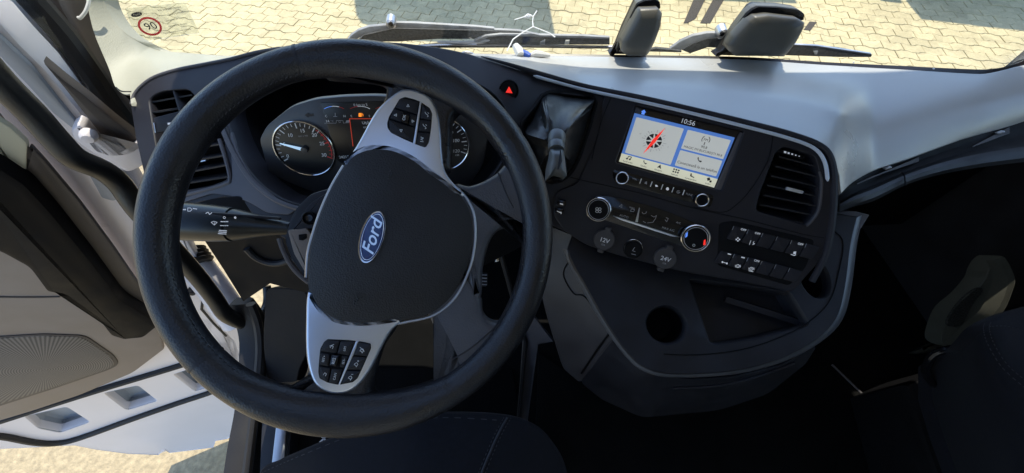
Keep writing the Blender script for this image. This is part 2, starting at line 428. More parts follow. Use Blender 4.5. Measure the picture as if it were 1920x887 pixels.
fas = Field([(245, 165, .735), (300, 200, .70), (260, 300, .70), (310, 380, .67), (430, 370, .645), (400, 115, .735), (500, 95, .735), (640, 85, .72), (870, 100, .70), (953, 168, .665), (930, 300, .645), (540, 390, .63),
             (700, 400, .645), (850, 400, .66), (420, 240, .665), (700, 140, .70)]+[(x, y, S.D()((x, y))) for x, y in ((1080, 160), (1130, 200), (1100, 300), (1090, 430), (1200, 190), (1300, 360), (1300, 520), (1490, 545), (1480, 255), (1560, 320), (1560, 420), (1020, 390))], 1e-3)
def WS(p): return onpl(p, Vector((0, 0, .83)), UP)
def drop(p): return -(ray(p).z)
def sm(t): t = min(1, max(0, t)); return t*t*(3-2*t)
XA, YA = (860, 1000, 1100, 1250, 1400, 1540, 1700, 1850, 1925, 2020), (100, 103, 104, 106, 109, 119, 127, 135, 124, 108)
XB, YB = (860, 940, 1020, 1100, 1200, 1300, 1400, 1500, 1560, 1600, 1700), (101, 110, 124, 138, 150, 160, 173, 189, 204, 222, 240)
XC, YC = (860, 900, 940, 1020, 1100, 1200, 1300, 1400, 1480, 1535, 1562, 1574), (101, 107, 118, 141, 164, 184, 206, 232, 250, 272, 300, 345)
XE, YE = (1500, 1577, 1600, 1640, 1700, 1800, 1880, 1920, 2020), (380, 362, 340, 318, 298, 262, 240, 228, 200)
zc_ = []
for x, y in zip(XC, YC): zc_.append(CZ-drop((x, y))*((S.D(-.010)((x, y)) if x > 1085 else fas((x, y))+.008)))
def dsh(p):                                  # dash top: a flat-topped block behind the stack that drops to a lower passenger shelf
    x, y = p[0], p[1]; ya = np.interp(x, XA, YA); yb = np.interp(x, XB, YB); xc = min(x, 1574); yc = max(np.interp(xc, XC, YC), yb+4); zc = float(np.interp(xc, XC, zc_))
    zb = .83+(.884-.83)*min(1, max(0, (x-860)/200)) if x > 860 else .86
    zb = max(zb, zc-.02)
    s_ = (y-ya)/max(3, yb-ya)
    if y <= yb: zh = .83+(zb-.83)*(s_*.25+.75*sm((s_-.15)/.85)**1.3) if s_ > 0 else .83
    else: zh = zb+(zc-zb)*min(1.15, (y-yb)/(yc-yb))
    t = (y-ya)/max(20, np.interp(x, XE, YE)-ya); t = max(0, t)
    zp = .83-.012*t-.045*t**3
    k = 1-sm((x-1568)/72)
    return (CZ-(zh*k+zp*(1-k)))/drop(p)

# ------------------------------------------------------------------ ground and pavers
def ground():
    o = obj('ground', ([(-300, -300, GZ-.02), (300, -300, GZ-.02), (300, 300, GZ-.02), (-300, 300, GZ-.02)], [(0, 1, 2, 3)]), M['concrete'], smooth=False); o['kind'] = 'structure'
    pv = obj('pavement', ([(-14, 3.2, GZ-.012), (22, 3.2, GZ-.012), (22, 30, GZ-.012), (-14, 30, GZ-.012)], [(0, 1, 2, 3)]), M['joint'], smooth=False); pv['kind'] = 'structure'
    L, H, A, J = .255, .18, .028, .0042
    def trap(x):
        x %= 1; k = ((0, 0), (.12, 0), (.30, 1), (.62, 1), (.80, 0), (1, 0))
        for (a, f), (b, g) in zip(k[:-1], k[1:]):
            if x <= b: return f+(g-f)*(x-a)/(b-a)
        return 0
    def outline(ph):
        us = sorted({0, L}|{((k-ph) % 1)*L for k in (0, .12, .30, .62, .80)})
        q = [(u, A*trap(u/L+ph)) for u in us]+[(u, H+A*trap(u/L+ph)) for u in reversed(us)]
        return inset(q, J/1)
    meshes = []
    for ph in (0, .5):
        q = outline(ph); N = len(q)
        R = [(q, -.03), (q, -.004), (inset(q, .004), 0)]
        V_, F_ = [], []
        for c, z in R: V_ += [(p[0]-L/2, p[1]-H/2, z) for p in c]
        for r in range(2):
            F_ += [(r*N+i, r*N+(i+1) % N, (r+1)*N+(i+1) % N, (r+1)*N+i) for i in range(N)]
        F_.append(tuple(2*N+i for i in range(N)))
        me = bpy.data.meshes.new('paver'); me.from_pydata(V_, [], F_); me.materials.append(M['paver']); meshes.append(me)
    th = radians(-17); ca, sa = cos(th), sin(th)
    spots = []
    for j in range(-80, 150):
        for i in range(-80, 130):
            u = (i+.5*(j % 2))*L; v = j*H
            x, y = u*ca-v*sa+1.5, u*sa+v*ca+6
            if y < 3.4 or y > 16 or x < -9 or x > 18: continue
            p = proj(Vector((x, y, GZ)))
            vis = -30 < p[0] < 1950 and -25 < p[1] < 160
            spots.append((0 if vis else 1, x*x+y*y, x, y, j % 2))
    spots.sort()
    par = wloc(pv); V_, F_ = [], []
    for k, (nv, d, x, y, ph) in enumerate(spots):
        zz = GZ+random.uniform(-.004, .004)
        if k < 300:
            o = bpy.data.objects.new('paver', meshes[ph]); COL.objects.link(o); o.parent = pv
            o.location = Vector((x, y, zz))-par; o.rotation_euler = (random.uniform(-.012, .012), random.uniform(-.012, .012), th+random.uniform(-.008, .008))
        else:
            me = meshes[ph]; b = len(V_)
            V_ += [(x+v.co.x*ca-v.co.y*sa, y+v.co.x*sa+v.co.y*ca, zz+v.co.z) for v in me.vertices]
            F_ += [tuple(q+b for q in f.vertices) for f in me.polygons if nv == 0 or len(f.vertices) > 4]
    o = obj('far_pavers', (V_, F_), M['paver'], pv, smooth=False); o['kind'] = 'stuff'
ground()

# ------------------------------------------------------------------ the cab shell
def base_():
    base = [WS(p) for p in spl([(150, 60), (200, 108), (300, 103), (420, 105), (560, 98), (720, 92), (880, 101), (1000, 101), (1100, 102), (1250, 104), (1400, 107), (1540, 116), (1700, 124), (1850, 131), (1905, 120), (1960, 95)], 3, False)]
    base[0:3] = [Vector((-.82, .70, .90)), Vector((-.815, .74, .86)), Vector((-.80, .77, .84))]
    return base
cab = thing('truck_cab', 'white lorry cab interior with black floor, pale pillar trim and wide windscreen', 'truck cab', (.35, 0, 0))
def wall(name, pts, m, thick=.03, parent=cab):
    a, b, c = Vector(pts[0]), Vector(pts[1]), Vector(pts[2]); n = (b-a).cross(c-a).normalized()*thick; N = len(pts)
    V_ = [Vector(p) for p in pts]+[Vector(p)+n for p in pts]
    F_ = [tuple(reversed(range(N))), tuple(N+i for i in range(N))]+[(i, (i+1) % N, N+(i+1) % N, N+i) for i in range(N)]
    return obj(name, (V_, F_), m, parent, smooth=False)
XL, XR = -.80, 1.55
for x0, x1, y0, y1 in ((XL, -.60, -1, .74), (.02, XR, -1, .74), (-.60, .02, .10, .74), (-.60, .02, -1, -.75)):
    wall('roof', [(x0, y0, 2.1), (x1, y0, 2.1), (x1, y1, 2.1), (x0, y1, 2.1)], M['roof'], .04)
obj('added_fill_hatch', ([(-.60, -.75, 2.12), (.02, -.75, 2.12), (.02, .10, 2.12), (-.60, .10, 2.12)], [(0, 1, 2, 3)]), M['glass'], cab, smooth=False)  # unseen glazed opening added to brighten wheel pad and silver trims
wall('rear_wall', [(XL, -1, 0), (XR, -1, 0), (XR, -1, 2.1), (XL, -1, 2.1)], M['roof'], .04)
wall('roof_header', [(XL, .74, 1.86), (XR, .74, 1.86), (XR, .74, 2.1), (XL, .74, 2.1)], M['trim'], .05)
wall('added_sun_visor', [(-.50, .66, 1.835), (1.30, .66, 1.835), (1.30, 1.15, 1.82), (-.50, 1.15, 1.82)], M['gloss'], .02)  # unseen visor added, its reach and width set to limit the sun
# passenger side wall with its window
for pts in ([(XR, -1, 0), (XR, .95, 0), (XR, .95, .80), (XR, -1, .80)], [(XR, -1, .8), (XR, -.40, .8), (XR, -.40, 2.1), (XR, -1, 2.1)],
            [(XR, -.40, 1.72), (XR, .95, 1.72), (XR, .95, 2.1), (XR, -.40, 2.1)], [(XR, .70, .8), (XR, .95, .8), (XR, .80, 1.72), (XR, .66, 1.72)]):
    wall('side_wall', pts, M['plastic'], .05)
obj('side_window', ([(XR+.02, -.40, .8), (XR+.02, .70, .8), (XR+.02, .66, 1.72), (XR+.02, -.40, 1.72)], [(0, 1, 2, 3)]), M['glass'], cab, smooth=False)
# driver side wall behind the open door
wall('side_wall', [(XL, -1, 0), (XL, -.75, 0), (XL, -.75, 2.1), (XL, -1, 2.1)], M['plum'], -.05)
wall('side_wall', [(XL, -.75, 1.93), (XL, .74, 1.93), (XL, .74, 2.1), (XL, -.75, 2.1)], M['plum'], -.05)
wall('floor_panel', [(XL+.06, -1, 0), (XR, -1, 0), (XR, .95, 0), (XL+.06, .95, 0)], M['mat'], -.05)
wall('bulkhead', [(XL+.05, .88, -.05), (XR, .88, -.05), (XR, .88, .60), (XL+.05, .88, .60)], M['dark'], .04)
obj('cowl', loft([[p+Vector((0, .02, -.03)) for p in base_()], [Vector((p.x, .87, .58)) for p in base_()]]), M['dark'], cab)
wall('front_panel', [(XL-.05, 1.0, -.7), (XR+.1, 1.0, -.7), (XR+.1, 1.0, .55), (XL-.05, 1.0, .55)], M['paint'], .03)
# windscreen: bulged sheet from its base line up to the header
base = base_()
rows = []
for k in range(9):
    t = k/8; rows.append([Vector((p.x*(1-t)+(.35+(p.x-.35)*.93)*t, p.y-.12*t+.03*sin(pi*t), p.z+(1.88-p.z)*t)) for p in base])
obj('windscreen', loft(rows), M['glass'], cab)
fb = spl([(880, 100.5), (1000, 101), (1100, 102), (1250, 104), (1400, 107), (1540, 116), (1700, 124), (1800, 129), (1850, 130), (1890, 124), (1925, 112)], 4, False)
fh_ = [5, 5, 5, 5, 5, 6, 6, 7, 9, 12, 15]
fhh = np.interp(range(len(fb)), range(0, len(fb), 4), fh_)
ft = [at(p, dep(WS(p))-.004) for p in fb]; fu = [at((p[0], p[1]+3+h), dep(WS(p))-.008) for p, h in zip(fb, fhh)]
fu2 = [q+Vector((0, .03, -.02)) for q in fu]
obj('black_band', loft([ft, fu, fu2]), M['sooty'], cab)
for px in ((1600, 117), (1750, 128.5)):
    f_ = Fr(at(px, dep(WS(px))-.016), RT, (0, .3, 1)); obj('clip_dot', lathe(f_, 0, 0, [(.0016, 0), (.0016, .002), (.0008, .003)], 8), M['white'], cab)

# left pillar foot, seals and outer pillar
pil = Field([(165, 0, .745), (190, 0, .76), (175, 80, .745), (215, 160, .74), (247, 172, .735), (230, 60, .78), (262, 80, .80), (300, 95, .835), (350, 100, .85), (430, 104, .84), (470, 100, .82), (300, 135, .745), (380, 119, .765), (300, 115, .79), (250, 120, .775), (205, 60, .765), (160, -60, .73), (190, -60, .75)], 1e-4)
tr_px = [(140, -60), (178, -62)]+[tuple(p) for p in spl([(186, -20), (192, 5), (206, 32), (230, 60), (262, 80), (300, 95), (350, 100.5), (400, 104), (440, 105), (490, 96)], 4, False)]+[tuple(p) for p in spl([(470, 104), (430, 112), (380, 122), (330, 132), (290, 146), (268, 162), (252, 178), (246, 196)], 4, False)]+[tuple(p) for p in spl([(244, 176), (232, 176), (216, 162), (205, 130), (190, 95), (176, 60), (166, 20), (155, -30)], 4, False)]
obj('pillar_trim', sheet(tr_px, [], pil, .03, 22, 1.5, (.2, .7, -.6)), M['trim'], cab)
obj('seam', tube([at(p, pil(p)-.001) for p in spl([(218, 164), (228, 171), (246, 172)], 4, False)], .0012, 6), M['rubber'], cab)
obj('visor_cord', tube([at(p, .73) for p in spl([(168, -10), (166, 6), (160, 22), (150, 34), (147, 32)], 4, False)], .0028, 8), M['cloth'], cab)
PX = Fr((XL, 0, 0), (0, 1, 0), (0, 0, 1)); PX.n = Vector((1, 0, 0))
def band(name, px, x, t, m, b=.004, parent=None):
    f = Fr((x, 0, 0), (0, 1, 0), (0, 0, 1)); return obj(name, plate(f, px, -t, 0, b), m, parent or cab)
band('pillar_side', [(96, -30), (158, -30), (168, 15), (180, 62), (194, 98), (208, 132), (218, 164), (234, 177), (248, 190), (249, 238), (222, 190), (190, 140), (150, 75), (118, 20)], -.795, .05, M['darkbrown'])
obj('door_seal', join(tube([onpl(p, Vector((-.80, 0, 0)), Vector((1, 0, 0))) for p in spl([(20, -50), (62, 0), (115, 60), (160, 120), (205, 185), (246, 240), (262, 275)], 4, False)], .021, 10)), M['rubber'], cab)
band('outer_pillar', [(-60, -60), (30, -30), (62, 20), (120, 85), (165, 150), (215, 212), (250, 258), (262, 300), (225, 270), (190, 218), (150, 178), (100, 138), (60, 104), (20, 70), (-60, 10)], -.84, .04, M['paint'])

# ------------------------------------------------------------------ dashboard
dash = thing('dashboard', 'charcoal lorry dashboard with light grey top curving round the driver', 'dashboard', (.3, .6, .5))
hole_cl = [tuple(p) for p in spl([(424, 205), (440, 270), (475, 330), (515, 366), (560, 384), (700, 396), (850, 384), (915, 340), (950, 285), (957, 230), (930, 178), (860, 146), (700, 134), (540, 140), (455, 165)], 4)]
hole_v = [tuple(p) for p in rnd([(277, 185), (300, 170), (355, 165), (420, 250), (429, 338), (392, 352), (312, 366), (294, 290)], 12)]
hole_b = [tuple(p) for p in rnd([(978, 232), (1000, 205), (1028, 172), (1116, 182), (1108, 230), (1085, 300), (1060, 335), (1030, 340), (990, 300)], 8)]
edge_top = spl([(246, 196), (250, 176), (266, 158), (290, 142), (330, 129), (380, 119), (430, 109), (490, 95), (560, 86), (700, 80), (800, 88), (870, 101), (905, 112), (940, 122), (1020, 148), (1080, 165), (1135, 174)], 4, False)
edge_bot = [(1130, 250), (1118, 330), (1100, 420), (1078, 440), (1010, 410), (960, 400), (880, 405), (760, 440), (640, 450), (540, 450), (490, 420), (470, 395), (455, 372), (420, 368), (345, 385), (300, 372), (272, 330), (256, 260)]
obj('fascia', sheet([tuple(p) for p in edge_top]+edge_bot, [hole_cl, hole_v, hole_b], fas, .05, 26, 2.2, FB, .003), M['fascia'], dash)
# warm grey cheek between the left vent and the cluster
ck = rnd([(432, 246), (444, 285), (474, 336), (520, 374), (556, 392), (540, 402), (500, 398), (470, 380), (448, 371), (430, 366), (398, 362), (340, 380), (345, 372), (394, 356), (434, 344), (436, 330)], .2)
obj('fascia_cheek', sheet([tuple(p) for p in ck], [], lambda p: fas(p)-.0025, .006, 20, 1, FB, .001), M['plum'], dash)
obj('vent_edge', tube([at(p, fas(p)-.001) for p in spl([(412, 262), (424, 300), (432, 336), (424, 345), (392, 355), (340, 368)], 5, False)], .0035, 8), M['plum'], dash)
obj('cluster_lip', tube([at(p, fas(p)-.002) for p in spl([(414, 232), (432, 275), (468, 334), (512, 372), (560, 391), (620, 398)], 6, False)], .0042, 8), M['plum'], dash)
obj('cluster_gasket', tube([at(p, fas(p)+.001) for p in spl([(421, 229), (438, 272), (474, 328), (516, 366), (562, 385), (620, 392)], 6, False)], .0028, 8), M['rubber'], dash)
obj('top_edge', tube([at(p, fas(p)-.0015) for p in spl([(247, 196), (252, 178), (267, 160), (291, 144), (331, 131), (381, 121), (431, 111), (490, 96), (560, 87)], 5, False)], .003, 8), M['plum'], dash)
# light grey top
dt_px = [tuple(p) for p in spl([(862, 100), (1000, 104), (1100, 105), (1250, 108), (1400, 112), (1540, 122), (1700, 131), (1800, 138), (1850, 139), (1890, 130), (1930, 122), (2000, 112), (2120, 108), (2270, 106)], 4, False)]+[(2270, 195)]+[tuple(p) for p in spl([(2120, 200), (1960, 216), (1920, 228), (1880, 240), (1800, 262), (1700, 298), (1640, 318), (1600, 340), (1577, 362)], 4, False)]+[tuple(p) for p in spl([(1574, 330), (1564, 300), (1543, 278), (1500, 258), (1440, 241), (1380, 227), (1300, 207), (1200, 185), (1100, 163), (1020, 141), (940, 118), (900, 107)], 4, False)]
obj('dash_top', sheet(dt_px, [], dsh, .03, 11, 2, (0, .5, -.8), .004), M['dash'], dash, ang=80)
# bright rail and dark bead along the top of the centre stack
rail = spl([(900, 108), (940, 119), (985, 133), (1040, 150), (1100, 166), (1200, 186), (1300, 209), (1400, 233), (1480, 254), (1535, 275), (1556, 300), (1562, 345), (1558, 420), (1545, 480), (1520, 530)], 5, False)
obj('bead', tube([at((p[0]+2, p[1]-2), (S.D(.003)(p) if p[0] > 1120 else fas(p)-.003)) for p in rail], [.0008+.0047*min(1, k/14) for k in range(len(rail))], 8), M['fascia'], dash)
rail2 = spl([(1000, 142), (1050, 156), (1100, 169), (1200, 190), (1300, 213), (1400, 238), (1475, 258), (1525, 277), (1546, 303), (1552, 340)], 5, False)
obj('bright_rail', tube([at(p, (S.D(.006)(p) if p[0] > 1120 else fas(p)-.006)) for p in rail2], [.001]+[.0030]*(len(rail2)-2)+[.001], 8), M['rail'], dash)

# centre stack body
st = rnd([(1136, 172), (1200, 186), (1300, 209), (1400, 233), (1480, 254), (1540, 276), (1560, 305), (1566, 350), (1556, 430), (1535, 490), (1500, 530), (1486, 546), (1400, 528), (1280, 508), (1170, 480), (1100, 458), (1060, 432), (1040, 405), (1042, 360), (1085, 345), (1120, 260)], .3)
vent_px = [tuple(p) for p in rnd([(1453, 285), (1470, 272), (1530, 292), (1540, 330), (1534, 395), (1512, 424), (1415, 396), (1424, 360)], 10)]
scr_hole = [tuple(p) for p in rnd([(1191, 194), (1398, 244), (1354, 360), (1152, 306)], 6)]
obj('stack_panel', sheet([tuple(p) for p in st], [vent_px, scr_hole], S.D(.002), .06, 40, 2, -S.n, .0025), M['fascia'], dash)
for nm, pts in (('seam', [(1146, 182), (1130, 220), (1118, 262), (1110, 300)]), ('seam', [(1450, 252), (1440, 300), (1410, 352), (1376, 388), (1350, 398), (1300, 388)]), ('seam', [(1060, 330), (1100, 340), (1200, 362), (1300, 390), (1400, 412), (1500, 438), (1545, 446)])):
    obj(nm, tube([S.P(p, .0022) for p in spl(pts, 5, False)], .0007, 5), M['dark'], dash)

# media display
disp = obj('media_display', plate(S, rnd([(1191, 194), (1398, 244), (1354, 360), (1152, 306)], 5), -.012, -.006, .001), M['scrdark'], dash)
obj('bezel_wedge', plate(S, [(1388, 248), (1398, 250), (1356, 359), (1341, 355)], -.006, -.001, .0006), M['plum'], disp)
def quad(a, b, c, d, s=0): return [a, b, c, d]
def scr(u, v):                               # screen share (0..1, from top left) -> px
    tl, tr, br, bl = Vector((1193, 202)), Vector((1382, 247.5)), Vector((1339, 352)), Vector((1160.5, 303))
    return (tl*(1-u)+tr*u)*(1-v)+(bl*(1-u)+br*u)*v
def srect(u0, v0, u1, v1, r=0):
    q = [scr(u0, v0), scr(u1, v0), scr(u1, v1), scr(u0, v1)]
    return rnd(q, r) if r else q
obj('screen_glow', flat(S, srect(0, .1, 1, .99), -.0055), M['scrblue'], disp)
obj('menu_bar', flat(S, srect(0, .845, 1, 1), -.0052), M['tab'], disp)
obj('screen_tile', plate(S, srect(.03, .16, .505, .82, 2), -.0056, -.0049, .0002, 1), M['tile'], disp)
obj('screen_tile', plate(S, srect(.545, .16, .975, .50, 2), -.0056, -.0049, .0002, 1), M['tile'], disp)
obj('screen_tile', plate(S, srect(.545, .53, .975, .81, 2), -.0056, -.0049, .0002, 1), M['tile'], disp)
def st_(b, u, v, cap, m='ink', **k): return text(b, S, scr(u, v), cap, M[m], disp, -.0045, **k)
st_('10:56', .52, .035, 8.5, 'lit')
obj('icon', flat(S, [scr(.055, .045), scr(.08, .0), scr(.105, .045), scr(.095, .045), scr(.095, .09), scr(.065, .09), scr(.065, .045)], -.0045), M['bluelit'], disp)
st_('FM', .745, .255, 4.5); obj('icon', join(line(S, [scr(.745+.038*cos(t), .255+.068*sin(t)) for t in [radians(a) for a in range(-215, -120, 12)]], 1.2, -.0045), line(S, [scr(.745+.038*cos(t), .255+.068*sin(t)) for t in [radians(a) for a in range(-60, 36, 12)]], 1.2, -.0045), line(S, [scr(.745, .30), scr(.745, .345)], 1.4, -.0045)), M['ink'], disp)
st_('90.8', .755, .385, 4.6); st_('MAGIC FM BUCUREȘTI 90.8', .757, .452, 4.0)
st_('Conectează la un telefon', .76, .735, 5.0)
def phone(p, s, wd, fr=S, w_=-.0045):
    p = Vector(p); q = [(-.5, -.9), (-.2, -.9), (-.12, -.45), (-.3, -.3), (0, .2), (.35, .42), (.52, .25), (.9, .45), (.85, .75), (.5, .95), (0, .7), (-.45, .1), (-.62, -.5)]
    return flat(fr, [p+Vector(a)*s for a in q], w_)
obj('icon', phone(scr(.755, .61), 5.2, 1), M['ink'], disp)
for u, b in ((.085, 'Sursă audio'), (.25, 'Telefon'), (.405, 'Navigare'), (.575, 'Aplicații'), (.745, 'Caracteristici'), (.925, 'Setări')):
    st_(b, u, .965, 2.7)
obj('icon', join(line(S, [scr(.072, .91), scr(.077, .865), scr(.107, .865), scr(.102, .91)], 1.2, -.0045), flat(S, ell(*scr(.068, .912), 2, 1.6, 0, 10), -.0045), flat(S, ell(*scr(.098, .912), 2, 1.6, 0, 10), -.0045)), M['ink'], disp)
obj('icon', phone(scr(.25, .893), 4, 1), M['ink'], disp)
obj('icon', flat(S, [scr(.408, .858), scr(.428, .935), scr(.405, .915), scr(.384, .925)], -.0045), M['ink'], disp)
obj('icon', join(*[flat(S, ell(*scr(.553+.024*i, .875+.042*j), 1.7, 1.7, 0, 8), -.0045) for i in range(3) for j in range(2)]), M['ink'], disp)
obj('icon', join(flat(S, [scr(.725, .868), scr(.735, .868), scr(.742, .905), scr(.775, .92), scr(.77, .932), scr(.728, .918)], -.0045)), M['ink'], disp)
def gear(u, v, r): return flat(S, [scr(u+r*(1 if k % 4 < 2 else .75)*cos(k*pi/8), v+r*1.75*(1 if k % 4 < 2 else .75)*sin(k*pi/8)) for k in range(16)], -.0045)
obj('icon', join(gear(.915, .885, .018), gear(.942, .915, .013)), M['ink'], disp)
# compass on the left tile
cc = Vector((.268, .49))
def cu(a, r): return scr(cc.x+r*.62*cos(radians(a)), cc.y-r*sin(radians(a)))
obj('compass_disc', flat(S, [cu(a, .125) for a in range(0, 360, 12)], -.0046), M['ink'], disp)
obj('compass_star', join(*[flat(S, [cu(a, r), cu(a+40, .03), cu(a, -.01), cu(a-40, .03)], -.0043) for a, r in [(k*45+14, .17 if k % 2 else .2) for k in range(8)]]), M['tile'], disp)
obj('compass_ticks', join(*[line(S, [cu(a, .15), cu(a, .2 if k % 3 == 0 else .175)], .8, -.0044) for k, a in enumerate(range(0, 360, 15))]), M['dim'], disp)
def cq(d, s): return scr(cc.x+d*.062-s*.016, cc.y-d*.30*.9-s*.018)
obj('compass_needle', flat(S, [cq(1, 0), cq(0, -1), cq(-1, 0), cq(0, 1)], -.0040), M['redlit'], disp)
for b, a, r in (('N', 68, .265), ('E', -10, .25), ('S', -112, .24), ('W', 166, .25)): text(b, S, cu(a, r), 2.6, M['dim'], disp, -.0043)

# row of keys and two turning knobs below the display
def knob(parent, p, r, h, ring=.0022, ink=None, top='gloss', wd=.002):
    u, v = S.uv(p, h*.6+wd)
    k = obj('knob', lathe(S, u, v, [(r, wd), (r*.97, wd+h*.8), (r*.93, wd+h), (r*.8, wd+h), (.001, wd+h*.96)]), M[top], parent)
    obj('chrome_ring', ringplate(S, circ(u, v, r*1.02), circ(u, v, r*.86), wd+h*.6, wd+h+.0008, .0006), M['chrome'], k); return k
audio = obj('audio_key_bar', plate(S, rnd([(1148, 316), (1340, 366), (1332, 390), (1150, 340)], 8), 0, .0032, .001), M['gloss'], dash)
for p in ((1166.5, 334), (1316.5, 375.5)):
    u, v = S.uv(p, .01); k = obj('knob', lathe(S, u, v, [(.0125, 0), (.0115, .010), (.0105, .012), (.0088, .0122), (.001, .0118)]), M['dark'], audio)
    obj('knob_ring', ringplate(S, circ(u, v, .0118), circ(u, v, .0095), .008, .0128, .0006), M['chrome'], audio)
text('VOL', S, (1190, 336), 3.2, M['dim'], audio, .0036); text('TUNE', S, (1292, 365), 3.4, M['dim'], audio, .0036)
for k in range(5):
    x, y = 1201+k*20.2, 340+k*5.3
    obj('key_mark', plate(S, [(x+1, y-5), (x+2.6, y-4.6), (x-1, y+5), (x-2.6, y+4.6)], .003, .0042, .0003), M['white'], audio)
for k in range(4):
    x, y = 1211+k*20.3, 343+k*5.6
    d = [flat(S, [(x-3, y+1), (x-1, y-2), (x+2, y-3), (x+2, y+3)], .0036), flat(S, [(x-3, y-2), (x, y-2), (x+3, y+1), (x-2, y+2)], .0036), flat(S, ell(x, y, 3, 3, 0, 9), .0036), join(line(S, ell(x, y, 3, 2.6, 0, 9), 1, .0036), line(S, [(x-2, y-2), (x+2, y+2)], 1, .0036))][k]
    obj('icon', d, M['dim'] if k in (0, 3) else M['lit'], audio)

# climate control panel
clim = obj('climate_panel', plate(S, rnd([(1112, 366), (1150, 368), (1240, 392), (1320, 425), (1330, 452), (1300, 468), (1255, 455), (1150, 418), (1105, 404)], .3), 0, .004, .0012), M['gloss'], dash)
for p, r in (((1122, 393), .0228), ((1304, 447), .0248)):
    u, v = S.uv(p, .012); obj('knob', lathe(S, u, v, [(r, .003), (r*.97, .012), (r*.9, .0145), (r*.78, .0148), (.001, .0135)]), M['dark'], clim)
    obj('chrome_ring', ringplate(S, circ(u, v, r*1.03), circ(u, v, r*.90), .010, .0150, .0010), M['chrome'], clim)
    obj('thin_ring', ringplate(S, circ(u, v, r*.84), circ(u, v, r*.80), .0145, .0154, .0003), M['alu'], clim)
x, y = 1122, 394
obj('icon', join(*[line(S, ell(x+a, y+b, 2.6, 2.2, 0, 8)+[Vector((x+a+2.6, y+b))], .9, .016) for a, b in ((-2.6, -2.4), (2.6, -2), (-2.6, 2.4), (2.6, 2.8))]), M['white'], clim)
obj('blue_mark', plate(S, [(1286, 438), (1290, 435), (1289, 443), (1285, 446)], .0145, .016, .0003), M['bluelit'], clim)
obj('red_mark', plate(S, [(1320, 451), (1323, 449), (1323, 459), (1319, 460)], .0145, .016, .0003), M['redlit'], clim)
obj('icon', line(S, ell(1301, 460, 2.2, 2.2, 0, 8)+[Vector((1303.2, 460))], .8, .016), M['white'], clim)
obj('chrome_blade', plate(S, rnd([(1147, 404), (1172, 411), (1262, 440), (1276, 445), (1258, 443), (1165, 413)], .2), .003, .0065, .0008), M['silver'], clim)
obj('divider_blade', plate(S, [(1198.5, 389), (1200, 391), (1196, 417), (1191, 416)], .003, .0055, .0005), M['alu'], clim)
for b, p, c in (('AUTO', (1170, 406), 4.2), ('MAX', (1185, 390), 3.2), ('MAX A/C', (1253, 430), 4.0), ('A/C', (1272, 418), 3.6)): text(b, S, p, c, M['dim'], clim, .0046)
obj('icon', join(line(S, [(1161, 387), (1166, 383), (1166, 389), (1161, 387)], .9, .0046), line(S, [(1182, 396), (1184, 392), (1190, 393), (1188, 397), (1182, 396)], .9, .0046), line(S, [(1204, 398), (1206, 401), (1211, 400), (1212, 397)], .9, .0046),
    line(S, [(1221, 404), (1226, 407), (1231, 404), (1229, 410), (1224, 417), (1214, 418)], .9, .0046), line(S, [(1206, 415), (1211, 418)], .9, .0046), line(S, [(1249, 408), (1253, 410), (1250, 416), (1247, 412)], .9, .0046)), M['dim'], clim)
# sockets
for p, b, s in (((1133, 450), '12V', '20A'), ((1247.5, 485), '24V', '15A')):
    u, v = S.uv(p, .012)
    cap = obj('socket_cap', join(lathe(S, u, v, [(.0205, -.004), (.0205, .011), (.0188, .013), (.001, .0135)]), bevbox(S, u-.005, u+.007, v+.016, v+.026, -.002, .0125, .002), bevbox(S, u-.006, u+.006, v-.027, v-.017, -.004, .010, .002)), M['conside'], dash)
    text(b, S, (p[0]+.5, p[1]+1), 8, M['white'], cap, .0139, bold=.012); text(s, S, (p[0]-2, p[1]+9), 3.2, M['dim'], cap, .0139)
u, v = S.uv((1187.5, 468), .012)
li = obj('cigar_lighter', lathe(S, u, v, [(.0185, -.004), (.0182, .004), (.0165, .005), (.0165, .0145), (.015, .016), (.001, .0158)]), M['dark'], dash)
obj('lighter_ring', ringplate(S, circ(u, v+.0015, .0172), circ(u, v+.0015, .0162), .004, .0062, .0003), M['chrome'], li)
obj('icon', join(line(S, [(1190, 464), (1186, 470), (1191, 472)], 1, .0166), line(S, [(1184, 476), (1192, 478)], 1, .0166)), M['dim'], li)
# rocker switches: two rows of six
sw = obj('switch_panel', plate(S, rnd([(1348, 418), (1375, 414), (1528, 450), (1512, 500), (1480, 536), (1345, 498)], 8), 0, .003, .001), M['dark'], dash)
for r, (x0, y0, dx, dy) in enumerate(((1377, 424, 27.2, 6.6), (1352, 470, 26, 6.5))):
    for k in range(6 if r == 0 else 6):
        a = Vector((x0+dx*k, y0+dy*k)); b = a+Vector((dx-2.2, dy-.4)); dn_ = Vector((-14.5, 23.5) if r == 0 else (-13.5, 21.5))
        obj('rocker_switch', plate(S, rnd([a, b, b+dn_, a+dn_], 3), .002, .006, .0012), M['fascia'], sw)
        if r == 0 or k: obj('switch_edge', line(S, [a+Vector((-1, 0)), a+Vector((-4, 7))], .9, .0062), M['dim'], sw)
for p in ((1394, 431), (1420.5, 438), (1501, 458), (1419, 489.5)): text('OFF', S, p, 3.9, M['lit'], sw, .0064, bold=.01)
for p in ((1368, 476.5), (1393.5, 483)): obj('switch_bar', plate(S, [(p[0]-3, p[1]-1.6), (p[0]+3.4, p[1]), (p[0]+2.6, p[1]+1.8), (p[0]-3.6, p[1]+.2)], .006, .0066, .0002), M['lit'], sw)
ic = []
for a in range(4): ic.append(flat(S, ell(1383.5+3*cos(a*pi/2), 449+2.6*sin(a*pi/2), 1.5, 1.5, 0, 7), .0064))
